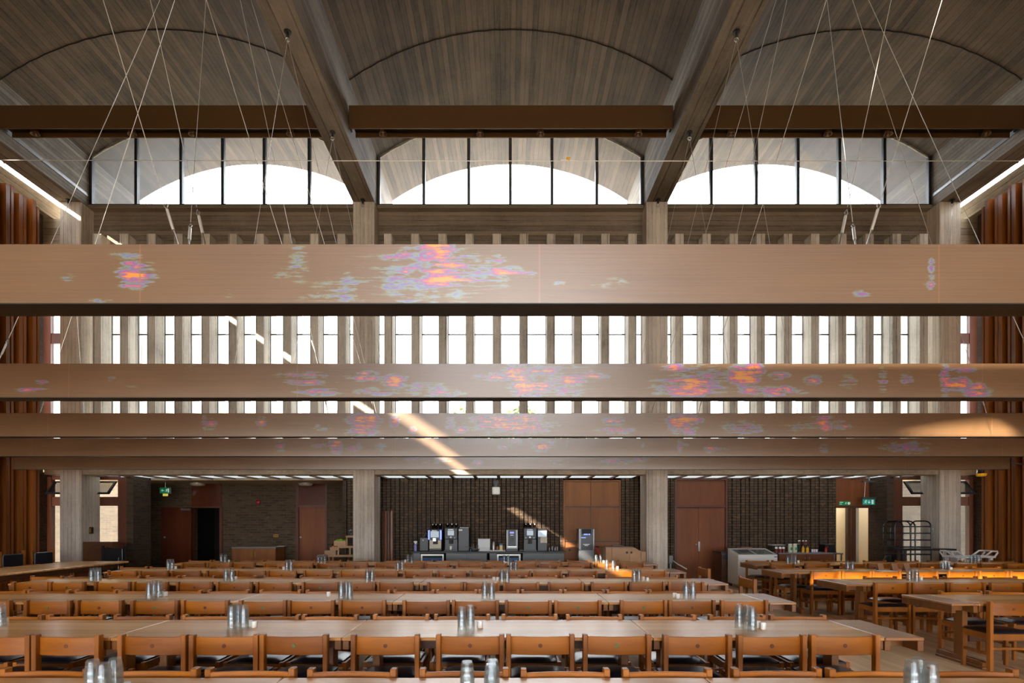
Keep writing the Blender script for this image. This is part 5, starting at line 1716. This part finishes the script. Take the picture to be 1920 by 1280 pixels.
# tray with flask, jar, carton
t = thing('serving_tray', 'white tray holding flask, jar and carton on the counter', 'tray', (XC(110, 910), DC - 0.1, CT + 0.001))
w = 320 * s_
MB().box(0, w, 0, 0.26, 0, 0.008).box(0, w, -0.008, 0, 0, 0.022).box(0, w, 0.26, 0.268, 0, 0.022).box(-0.008, 0, -0.008, 0.268, 0, 0.022).box(w, w + 0.008, -0.008, 0.268, 0, 0.022).build('tray', M['paper'], t)
zt = CT + 0.010
t = thing('vacuum_flask', 'chrome vacuum flask on the white tray', 'flask', (XC(180, 910), DC + 0.04, zt))
MB().lathe([(0.045, 0), (0.047, 0.02), (0.047, 0.17), (0.03, 0.215), (0.028, 0.24), (0.0001, 0.245)], n=16).build('body', M['steel'], t, smooth=True)
MB().tube([(-0.045, 0, 0.16), (-0.085, 0, 0.15), (-0.085, 0, 0.06), (-0.047, 0, 0.04)], 0.008, 6).build('handle', M['black_gloss'], t)
t = thing('coffee_jar', 'brown coffee jar between flask and carton', 'jar', (XC(266, 910), DC + 0.02, zt))
MB().lathe([(0.032, 0), (0.034, 0.1), (0.026, 0.115), (0.0001, 0.116)], n=14).build('jar', M['kraft'], t, smooth=True)
MB().lathe([(0.03, 0.116), (0.03, 0.135), (0.0001, 0.136)], n=14).build('lid', M['black_gloss'], t)
t = thing('drink_carton', 'yellow drink carton with blue top on the white tray', 'carton', (XC(312, 910), DC, zt))
MB().box(0, 0.08, 0, 0.075, 0, 0.15).build('box', M['carton'], t)
MB().prism([(0, 0.15), (0.075, 0.15), (0.045, 0.195), (0.03, 0.195)], 'x', 0, 0.08).build('gable_top', M['blue'], t)
t = thing('syrup_bottle', 'small brown syrup bottle at the right end of the tray', 'bottle', (XC(405, 910), DC + 0.06, zt))
MB().lathe([(0.02, 0), (0.02, 0.09), (0.008, 0.12), (0.008, 0.15), (0.0001, 0.151)], n=12).build('bottle', M['kraft'], t, smooth=True)
MB().lathe([(0.009, 0.151), (0.009, 0.165), (0.0001, 0.166)], n=10).build('cap', M['black_gloss'], t)
# water boiler
t = thing('water_boiler', 'steel sided water boiler with violet display on the counter', 'water boiler', (XC(450, 910), DC, CT + 0.001))
f = lambda x: (x - 450) * s_
MB().box(f(455), f(712), 0.0, 0.4, 0.02, cz(385)).build('body', M['grey_metal'], t, bevel=0.008)
MB().box(f(500), f(665), -0.02, 0.0, cz(745), cz(395)).build('front_panel', M['charcoal'], t, bevel=0.004)
MB().box(f(535), f(625), -0.025, -0.02, cz(470), cz(430)).build('display', M['screen_violet'], t)
MB().box(f(545), f(615), -0.023, -0.02, cz(512), cz(495)).build('badge', M['white'], t)
MB().box(f(565), f(602), -0.06, -0.02, cz(645), cz(560)).build('tap', M['black_gloss'], t, bevel=0.008)
MB().box(f(480), f(685), -0.05, 0.0, cz(765), cz(745)).build('shelf', M['steel'], t)
MB().box(f(470), f(700), -0.06, 0.0, 0.0, cz(800)).build('drip_tray', M['charcoal'], t)
MB().box(f(452), f(716), 0.0, 0.4, 0.0, 0.02).build('base', M['black'], t)
tag(MB().box(0, 80 * s_, 0, 0.1, 0, 0.035).build('sugar_box', M['black_gloss'], loc=(XC(745, 910), DC - 0.06, CT + 0.001), bevel=0.004), 'flat black box between water boiler and coffee machine', 'box')
machine(830, 910, 'charcoal coffee machine right of the water boiler', False, True)
t = thing('milk_dispenser', 'black dispenser with pale screen beside the right coffee machine', 'dispenser', (XC(1140, 910), DC, CT + 0.001))
MB().box(0, 210 * s_, 0, 0.4, 0, cz(360)).build('body', M['black_gloss'], t, bevel=0.008)
MB().box(8 * s_, 198 * s_, -0.006, 0, cz(540), cz(405)).build('screen', M['screen'], t)
MB().box(62 * s_, 205 * s_, -0.008, 0.0, cz(672), cz(545)).build('pale_panel', M['cream'], t)
for j, x in enumerate((1398, 1462, 1520, 1572)):
    tag(MB().shell([(0.024, 0.0), (0.028, 0.10 + 0.02 * (j % 2)), (0.026, 0.10 + 0.02 * (j % 2)), (0.022, 0.008), (0.0005, 0.006)], n=12).build('drinking_glass', M['tumbler'], loc=(XC(x, 910), DC - 0.05 + 0.03 * (j % 2), CT + 0.001), smooth=True),
        f'drinking glass at the right end of the counter, {ORD[j + 1]} from left', 'glass', 'drinking glasses at the end of the counter')

# ================================================================== WOODEN CUPBOARD, WATER DISPENSER, PLYWOOD CABINET
x0, x1 = SKIP[0]
D = 14.96
t = thing('wall_cupboard', 'tall veneered cupboard with six doors set in the fluted brick', 'cupboard', (x0, D, 0))
w = x1 - x0
MB().box(0, w, 0.02, 0.30, 0, 2.80).build('carcass', M['dark_under'], t)
MB().box(0, 0.035, -0.03, 0.02, 0, 2.80).box(w - 0.035, w, -0.03, 0.02, 0, 2.80).box(0.035, w - 0.035, -0.02, 0.02, 2.76, 2.80).build('frame', M['panel_wood'], t)
xm = WX(1107.5, D) - x0
zs = [(0.04, WZ(1016, D)), (WZ(1014, D), WZ(951, D)), (WZ(949, D), 2.75)]
for j, (za, zb) in enumerate(zs):
    for a, b in ((0.04, xm - 0.006), (xm + 0.006, w - 0.04)):
        d_ = MB().box(a, b, -0.005, 0.02, za, zb).build('door', M['panel_wood'], t)
        if j == 0 and a < 0.1:
            MB().lathe([(0.0001, -0.004), (0.028, -0.004), (0.028, 0.0), (0.0001, 0)], (WX(1068, D) - x0, -0.005, WZ(1031, D)), 14, 'y').build('finger_hole', M['black'], d_)

D = 14.35
t = thing('water_dispenser', 'black and grey free standing water dispenser before the veneered cupboard', 'water dispenser', (WX(1085, D), D, 0))
k = D / F
f = lambda x: (x - 250) / 7.11 * k
z = lambda y: WZ(890 + y / 7.11, D)
MB().box(f(252), f(460), 0.02, 0.36, 0, z(1000)).build('lower_body', M['grey_metal'], t, bevel=0.008)
MB().box(f(250), f(284), 0.0, 0.36, z(1000), z(718)).box(f(436), f(462), 0.0, 0.36, z(1000), z(718)).build('side', M['grey_metal'], t, bevel=0.006)
MB().box(f(284), f(436), 0.04, 0.34, z(1000), z(716)).build('front_panel', M['black_gloss'], t)
MB().box(f(300), f(418), 0.0, 0.04, z(790), z(722)).build('head', M['black'], t, bevel=0.01)
for x in (318, 345, 378):
    MB().box(f(x), f(x + 24), -0.004, 0.0, z(800), z(785)).build('light', M['blue_led'], t)
MB().box(f(286), f(350), 0.034, 0.04, z(842), z(832)).build('blue_strip', M['blue_led'], t)
MB().box(f(310), f(398), 0.034, 0.04, z(932), z(922)).box(f(332), f(378), 0.034, 0.04, z(946), z(938)).build('badge', M['white'], t)
D = 14.2
t = thing('hand_truck', 'red tubular hand truck with black grip beside the water dispenser', 'hand truck', (WX(1126, D), D, 0))
MB().tube([(-0.12, 0.1, WZ(1026, D)), (0.0, 0.0, WZ(1042, D)), (0.02, 0, 0.3), (0.02, 0, 0.05)], 0.022, 8).build('red_tube', M['red'], t)
MB().tube([(-0.14, 0.1, WZ(1025, D)), (-0.02, 0.1, WZ(1025, D))], 0.016, 8).build('grip', M['black_gloss'], t)
MB().box(0.0, 0.14, -0.02, 0.02, WZ(1045, D), WZ(1043, D)).box(-0.1, 0.15, -0.12, 0.02, 0.0, 0.02).build('toe_plate', M['red'], t)
D = 13.0
t = thing('plywood_cabinet', 'plywood cabinet with two round finger holes and a stepped top', 'cabinet', (WX(1147, D), D, 0))
k = D / F / 7.11
f = lambda x: (x - 690) * k
z = lambda y: WZ(890 + y / 7.11, D)
MB().prism([(f(690), 0.03), (f(1145), 0.03), (f(1145), z(1020)), (f(1090), z(1018)), (f(1050), z(1003)), (f(1005), z(972)), (f(985), z(968)), (f(690), z(968))], 'y', 0.0, 0.42).build('body', M['ply'], t, bevel=0.004)
for a, b in ((690, 918), (922, 1072)):
    d_ = MB().box(f(a) + 0.006, f(b), -0.016, 0, 0.06, z(985 if a < 900 else 1012)).build('door', M['ply'], t)
    hx = 891 if a < 900 else 950
    MB().lathe([(0.0001, -0.004), (0.028, -0.004), (0.028, 0.0), (0.0001, 0)], (f(hx), -0.017, z(1034)), 16, 'y').build('finger_hole', M['black'], d_)
MB().box(f(600), f(985), -0.02, 0.44, z(967), z(958)).build('top', M['oak_dark'], t)
MB().box(f(612), f(690), 0.02, 0.42, 0.03, z(969)).build('side_wing', M['ply'], t)
MB().tube([(f(1075), -0.03, 0.4), (f(1075), -0.03, z(1008))], 0.007, 6).build('rod', M['steel'], t)
tag(MB().box(0, 0.28, 0, 0.2, 0, 0.02).build('folder', M['charcoal'], loc=(WX(1150, D), D + 0.1, WZ(1024.6, D) + 0.004)), 'dark folder lying on the plywood cabinet', 'folder')
D = 14.4
t = thing('mop_bucket', 'pale blue bucket and grey pipe between right column and double door', 'bucket', (WX(1256.5, D), D, 0))
MB().lathe([(0.07, 0), (0.085, 0.5), (0.08, 0.5), (0.065, 0.02), (0.0001, 0.02)], n=14).build('bucket', M['grey_metal'], t, smooth=True)
MB().box(-0.05, 0.06, -0.06, 0.04, 0.5, 0.72).build('wringer', M['grey_top'], t, bevel=0.006)
MB().tube([(0.05, 0, 0.6), (0.18, -0.05, 0.5), (0.42, -0.1, 0.36)], 0.014, 8).build('pipe', M['white'], t)

# ================================================================== FREEZER AND CONDIMENT COUNTER
D = 13.0
t = thing('chest_freezer', 'white chest freezer with sliding glass lids and blue badge', 'freezer', (WX(1384, D), D, 0))
w = WX(1458, D) - WX(1384, D)
zf, zb_ = WZ(1040, D), 0.95
MB().prism([(0, 0.085), (0.62, 0.085), (0.62, zb_ - 0.02), (0.58, zb_ - 0.02), (0.04, zf - 0.02), (0, zf - 0.02)], 'x', 0, w).build('body', M['white'], t, bevel=0.008)
rim = MB()
sl = lambda y: zf + (zb_ - zf) * y / 0.62
for y0, y1, a, b in ((0, 0.05, 0, w), (0.57, 0.62, 0, w), (0.05, 0.57, 0, 0.05), (0.05, 0.57, w - 0.05, w), (0.05, 0.57, w / 2 - 0.015, w / 2 + 0.015)):
    rim.prism([(y0, sl(y0) - 0.02), (y1, sl(y1) - 0.02), (y1, sl(y1) + 0.004), (y0, sl(y0) + 0.004)], 'x', a, b)
rim.build('rim', M['white'], t)
for a, b in ((0.05, w / 2 - 0.015), (w / 2 + 0.015, w - 0.05)):
    MB().prism([(0.05, sl(0.05) - 0.008), (0.57, sl(0.57) - 0.008), (0.57, sl(0.57) - 0.002), (0.05, sl(0.05) - 0.002)], 'x', a, b).build('glass_lid', M['glass_clear'], t)
    MB().prism([(0.05, sl(0.05) - 0.02), (0.57, sl(0.57) - 0.02), (0.57, sl(0.57) - 0.015), (0.05, sl(0.05) - 0.015)], 'x', a, b).build('inner_tray', M['white'], t)
MB().box(w - 0.085, w - 0.01, -0.004, 0, zf - 0.06, zf - 0.035).build('badge', M['blue'], t)
for x in (0.05, w - 0.07):
    for y in (0.05, 0.55):
        MB().cyl((x, y, 0.03), 0.03, 0.022, 12, 'x').build('caster', M['black_gloss'], t)
        MB().box(x, x + 0.022, y - 0.012, y + 0.012, 0.05, 0.085).build('fork', M['steel'], t)
D = 13.7
t = thing('dark_cabinet', 'dark cabinet with black top between double door and freezer', 'cabinet', (WX(1353, D), D, 0))
MB().box(0, 0.26, 0, 0.5, 0.0, WZ(1034, D) - 0.04).build('body', M['oak_dark'], t)
MB().box(-0.02, 0.28, -0.02, 0.52, WZ(1034, D) - 0.04, WZ(1034, D)).build('top', M['worktop'], t)
MB().box(0.02, 0.24, -0.012, 0, WZ(1048, D), WZ(1040, D)).build('drawer', M['charcoal'], t)
tag(MB().box(0, 0.3, 0, 0.2, 0, 0.03).build('box_lid', M['kraft'], loc=(WX(1386, 13.6), 13.75, 0.961)), 'brown card box lying behind the freezer lids', 'box')
bpy.data.objects['box_lid'].location = (WX(1386, 13.5), 13.42, 0.956)

D = 14.1
X = lambda x: WX(1350 + x / 8, D)
t = thing('condiment_counter', 'brown fronted counter with grey top right of the freezer', 'counter', (X(880), D, 0))
w = X(1700) - X(880)
ZT = WZ(980 + 450 / 8, D)
MB().box(0, w, 0, 0.62, 0.06, ZT - 0.032).build('body', M['door'], t)
MB().box(-0.015, w + 0.015, -0.02, 0.64, ZT - 0.03, ZT).build('top', M['grey_top'], t)
for j in range(2):
    d_ = MB().box(j * w / 2 + 0.005, (j + 1) * w / 2 - 0.005, -0.018, 0, 0.08, ZT - 0.05).build('door', M['door'], t)
    hx = X(1270) - X(880) if j == 0 else X(1335) - X(880)
    MB().box(hx - 0.012, hx + 0.012, -0.035, -0.018, ZT - 0.18, ZT - 0.11).build('handle', M['steel'], d_, bevel=0.004)
MB().box(0.03, w - 0.03, 0.05, 0.6, 0, 0.06).build('plinth', M['black'], t)
ZT += 0.001
t = thing('sneeze_guard', 'clear plastic display box on the brown counter', 'display box', (X(850), D + 0.22, ZT))
w2 = X(1050) - X(850)
MB().box(0, w2, 0, 0.005, 0, 0.19).box(0, 0.005, 0.005, 0.25, 0, 0.19).box(w2 - 0.005, w2, 0.005, 0.25, 0, 0.19).build('panel', M['glass_clear'], t)
MB().box(-0.005, w2 + 0.005, -0.005, 0.26, 0.19, 0.2).build('top', M['paper'], t)
for j, x in enumerate((880, 940, 990)):
    t = thing('sauce_jar', f'red sauce jar with white lid, {ORD[j + 1]} from left on the brown counter', 'jar', (X(x), D + 0.12, ZT), group='red sauce jars on the brown counter')
    MB().lathe([(0.034, 0), (0.036, 0.09), (0.03, 0.1), (0.0001, 0.1)], n=14).build('jar', M['ketchup'], t, smooth=True)
    MB().lathe([(0.036, 0.1), (0.038, 0.15), (0.02, 0.16), (0.0001, 0.16)], n=14).build('lid', M['ceramic'], t, smooth=True)
for j, x in enumerate((1095, 1165)):
    t = thing('storage_jar', f'tall cream jar with green label, {("left", "right")[j]} of two on the brown counter', 'jar', (X(x), D + 0.14, ZT), group='tall cream jars on the brown counter')
    MB().lathe([(0.05, 0), (0.054, 0.02), (0.054, 0.19), (0.045, 0.215), (0.0001, 0.216)], n=16).build('body', M['cream'], t, smooth=True)
    MB().lathe([(0.05, 0.216), (0.05, 0.235), (0.0001, 0.236)], n=16).build('lid', M['paper'], t)
    MB().box(-0.02, 0.03, -0.058, -0.05, 0.07, 0.14).build('label', M['exit_green'], t, bevel=0.006)
for j, x in enumerate((1212, 1250)):
    t = thing('water_bottle', f'green capped bottle, {("left", "right")[j]} of two behind the mustard', 'bottle', (X(x), D + 0.3, ZT), group='green capped bottles on the brown counter')
    MB().lathe([(0.03, 0), (0.032, 0.15), (0.014, 0.19), (0.014, 0.21)], n=12).build('bottle', M['tumbler'], t, smooth=True)
    MB().lathe([(0.03, 0.205), (0.03, 0.235), (0.0001, 0.236)], n=12).build('cap', M['exit_green'], t)
for j, x in enumerate((1270, 1337)):
    t = thing('mustard_bottle', f'yellow squeeze bottle, {("left", "right")[j]} of two on the brown counter', 'bottle', (X(x), D + 0.08, ZT), group='yellow squeeze bottles on the brown counter')
    MB().lathe([(0.034, 0), (0.037, 0.02), (0.034, 0.07), (0.037, 0.11), (0.022, 0.145), (0.0001, 0.146)], n=14).build('bottle', M['mustard'], t, smooth=True)
    MB().lathe([(0.012, 0.146), (0.004, 0.185), (0.0001, 0.186)], n=10).build('nozzle', M['mustard'], t, smooth=True)
t = thing('dressing_rack', 'raised plastic rack of small white capped bottles', 'rack', (X(1275), D + 0.33, ZT))
MB().box(0, X(1440) - X(1275), 0, 0.14, 0.19, 0.2).build('deck', M['glass_clear'], t)
for x in (0.01, X(1440) - X(1275) - 0.02):
    MB().box(x, x + 0.01, 0.02, 0.12, 0, 0.19).build('leg', M['glass_clear'], t)
for j, x in enumerate((1290, 1325, 1355, 1380, 1400, 1425)):
    t = thing('dressing_bottle', f'small white capped dressing bottle, {ORD[j + 1]} from left on the raised rack', 'bottle', (X(x), D + 0.36 + 0.05 * (j % 2), ZT + 0.201), group='dressing bottles on the raised rack')
    MB().lathe([(0.022, 0), (0.023, 0.07), (0.012, 0.09), (0.0001, 0.09)], n=12).build('bottle', (M['tumbler'], M['ketchup'])[j % 2], t, smooth=True)
    MB().lathe([(0.015, 0.09), (0.015, 0.12), (0.0001, 0.121)], n=10).build('cap', M['paper'], t)
t = thing('blue_tray', 'flat blue-grey tray with three cups on the brown counter', 'tray', (X(1375), D + 0.03, ZT))
MB().box(0, X(1555) - X(1375), 0, 0.3, 0, 0.012).build('tray', M['lilac'], t, bevel=0.004)
for j, x in enumerate((1435, 1465, 1500)):
    tag(MB().lathe([(0.022, 0), (0.028, 0.075), (0.026, 0.075), (0.02, 0.006), (0.0001, 0.006)], n=12).build('paper_cup', M['ceramic'], loc=(X(x), D + 0.15, ZT + 0.013), smooth=True),
        f'white cup on the blue-grey tray, {ORD[j + 1]} from left', 'cup', 'white cups on the blue-grey tray')
t = thing('till_unit', 'black till with red light at the end of the brown counter', 'till', (X(1725), D + 0.45, 0))
MB().box(0, 0.32, 0, 0.3, 0.0, ZT + 0.0).build('stand', M['charcoal'], t)
MB().box(0.02, 0.3, 0.02, 0.28, ZT, ZT + 0.2).build('case', M['black_gloss'], t, bevel=0.01)
MB().lathe([(0.0001, -0.004), (0.016, -0.004), (0.016, 0.0), (0.0001, 0)], (0.09, 0.02, ZT + 0.13), 10, 'y').build('lamp', M['red'], t)
t = thing('sauce_bottle', 'red sauce bottle with black cap beside the till', 'bottle', (X(1690), D + 0.3, ZT))
MB().lathe([(0.03, 0), (0.032, 0.08), (0.014, 0.12), (0.0001, 0.121)], n=12).build('bottle', M['red'], t, smooth=True)
MB().lathe([(0.014, 0.121), (0.014, 0.16), (0.0001, 0.161)], n=10).build('cap', M['black_gloss'], t)
t = thing('steel_side_table', 'small grey steel table beside the brown counter', 'side table', (X(1712), D + 0.02, 0))
w = X(1855) - X(1712)
MB().box(0, w, 0, 0.36, WZ(1037, D) - 0.03, WZ(1037, D)).build('top', M['grey_metal'], t)
for x in (0.01, w - 0.05):
    for y in (0.01, 0.31):
        MB().box(x, x + 0.03, y, y + 0.03, 0, WZ(1037, D) - 0.03).build('leg', M['steel'], t)

# ================================================================== RACK TROLLEY, STEEL BENCH, WHITE TROLLEY
D = 14.0
t = thing('tray_rack', 'black tubular tray rack with arched ends before the right end window', 'rack', (WX(1646, D), D - 0.55, 0))
k = (D - 0.55) / F
k2 = k / 5.647
f = lambda x: (x - 485) * k2
z = lambda y: WZ(880 + y / 5.647, D - 0.55)


def arch(xa, xb, ztop, y):
    r = min((xb - xa) / 2, 0.16)
    pts = [(xa, y, 0.05), (xa, y, ztop - r)]
    pts += [(xa + r - r * math.cos(a), y, ztop - r + r * math.sin(a)) for a in (0.4, 0.8, 1.2, 1.57)]
    pts += [(xb - r + r * math.sin(a), y, ztop - r + r * math.cos(a)) for a in (0.0, 0.4, 0.8, 1.2)]
    pts += [(xb, y, ztop - r), (xb, y, 0.05)]
    return pts


for xa, xb, y in ((505, 720, 0.0), (505, 720, 0.42), (668, 890, 0.0), (585, 805, 0.42)):
    MB().tube(arch(f(xa), f(xb), z(545), y), 0.017, 8).build('hoop', M['black_gloss'], t)
for yy in (603, 675, 747, 822, 900):
    MB().box(f(500), f(890), 0.0, 0.42, z(yy + 6), z(yy - 6)).build('shelf', M['charcoal'], t)
for x in (505, 890):
    for y in (0.0, 0.42):
        MB().cyl((f(x) - 0.012, y, 0.04), 0.04, 0.024, 12, 'x').build('caster', M['black'], t)
D = 13.05
t = thing('steel_bench', 'long dark steel bench in front of the right end column', 'bench', (WX(1690, D), D, 0))
w = WX(1794, D) - WX(1690, D)
zt = WZ(1028.5, D)
MB().box(0, w, 0, 0.3, zt - 0.045, zt).build('top', M['charcoal'], t, bevel=0.004)
for x in (0.10, w - 0.2):
    for y in (0.02, 0.24):
        MB().box(x, x + 0.05, y, y + 0.04, 0, zt - 0.045).build('leg', M['grey_metal'], t)
MB().box(0.12, w - 0.15, 0.03, 0.27, 0.3, 0.33).build('lower_shelf', M['charcoal'], t)
tag(MB().lathe([(0.22, 0), (0.25, 0.1), (0.22, 0.28), (0.12, 0.34), (0.0001, 0.35)], n=18).build('bin_bag', M['black_gloss'], loc=(WX(1668, 12.9), 12.9, 0.0), smooth=True), 'black bin bag on the floor before the tray rack', 'bin bag')
bpy.data.objects['bin_bag'].scale = (0.75, 0.6, 2.35)
D = 12.35
t = thing('white_trolley', 'white plastic trolley with two moulded push handles by the timber fins', 'trolley', (WX(1789, D), D, 0))
w = 11.30 - WX(1789, D)
zt = WZ(1042, D)
MB().box(0.05, w - 0.05, 0, 0.42, zt - 0.05, zt).build('top_tray', M['white'], t, bevel=0.012)
MB().box(0.08, w - 0.08, 0.02, 0.4, 0.22, 0.27).build('lower_tray', M['white'], t, bevel=0.012)
for x in (0.10, w - 0.16):
    for y in (0.03, 0.33):
        MB().box(x, x + 0.06, y, y + 0.06, 0.09, zt - 0.05).build('post', M['white'], t)
        MB().cyl((x + 0.02, y + 0.03, 0.045), 0.045, 0.025, 12, 'x').build('caster', M['black'], t)
zu = WZ(1033.5, D)
for sgn, xa in ((-1, 0.06), (1, w - 0.06)):
    for y in (0.04, 0.38):
        MB().tube([(xa - sgn * 0.22, y, zt - 0.01), (xa - sgn * 0.06, y, zu), (xa + sgn * 0.07, y, zu), (xa + sgn * 0.08, y, zu - 0.03), (xa, y, zt - 0.03)], 0.018, 8).build('handle_side', M['white'], t)
    MB().tube([(xa + sgn * 0.07, 0.04, zu), (xa + sgn * 0.07, 0.38, zu)], 0.018, 8).build('handle_bar', M['white'], t)

# paper holders on the third row across the aisle
for j, px in enumerate((1650, 1676, 1699)):
    D = 9.75
    t = thing('menu_card', f'folded brown menu card, {ORD[j + 1]} from left, on third row across the aisle', 'menu card', (WX(px, D), D, TH), group='folded cards on the third row across the aisle')
    MB().prism([(-0.05, 0), (-0.045, 0), (0.0, 0.12), (0.045, 0), (0.05, 0), (0.0, 0.13)], 'x', -0.05, 0.05).build('card', M['kraft'], t)
tag(MB().box(-0.14, 0.14, -0.1, 0.1, 0, 0.012).build('papers', M['paper'], loc=(WX(1661, 9.56), 9.56, TH + 0.001)), 'loose papers before the folded cards across the aisle', 'papers')

# ================================================================== OUTSIDE
st('wall_courtyard', MB().box(-19, -10.6, 18.4, 18.8, -0.3, 3.3), M['brick_out'], 'sunlit brick courtyard wall seen through the left end window')
st('wall_courtyard', MB().box(10.6, 19, 18.4, 18.8, -0.3, 3.3), M['brick_out'], 'brick courtyard wall seen through the right end window')
rr = random.Random(3)
for j, (x, y, h) in enumerate(((-7.5, 41, 9.6), (-3.2, 39, 10.4), (1.2, 40, 10.9), (5.2, 41, 10.2))):
    t = thing('tree', f'pale green tree outside, {ORD[j + 1]} from left behind the window fins', 'tree', (x, y, -0.3), group='trees outside the tall windows')
    MB().tube([(0, 0, 0), (0.1, 0, h * 0.3), (0, 0, h * 0.75)], 0.18, 8).build('trunk', M['bark'], t)
    mb = MB()
    for _ in range(1500):
        a, b_ = rr.uniform(0, 6.283), rr.uniform(-1, 1)
        q = (rr.random() ** 0.4)
        c = (2.1 * q * math.cos(a) * math.sqrt(1 - b_ * b_), 2.4 * q * math.sin(a) * math.sqrt(1 - b_ * b_), h * 0.68 + 3.4 * q * b_)
        u = Vector((rr.uniform(-1, 1), rr.uniform(-1, 1), rr.uniform(-1, 1))).normalized() * 0.2
        v = u.cross(Vector((rr.uniform(-1, 1), rr.uniform(-1, 1), rr.uniform(-1, 1)))).normalized() * 0.14
        b0 = len(mb.v)
        c = Vector(c)
        mb.v += [tuple(c - u), tuple(c - v), tuple(c + u), tuple(c + v)]
        mb.f.append((b0, b0 + 1, b0 + 2, b0 + 3))
    me = bpy.data.meshes.new('crown')
    me.from_pydata(mb.v, [], mb.f)
    me.materials.append(M['leaf'])
    o = bpy.data.objects.new('crown', me)
    COL.objects.link(o)
    o.parent = t
t = thing('building', 'pale building with louvred bands outside the left windows', 'building', (-16.5, 40, -0.3))
MB().box(-5.5, 5.5, 0, 8, 0, 10.4).build('wall', M['louvre'], t)
for j in range(5):
    MB().box(-5.4, 0.2, -0.15, 0.0, 9.0 + j * 0.28, 9.13 + j * 0.28).build('louvre', M['louvre_warm'], t)
    MB().box(0.4, 5.4, -0.15, 0.0, 9.0 + j * 0.28, 9.13 + j * 0.28).build('louvre', M['grey_top'], t)
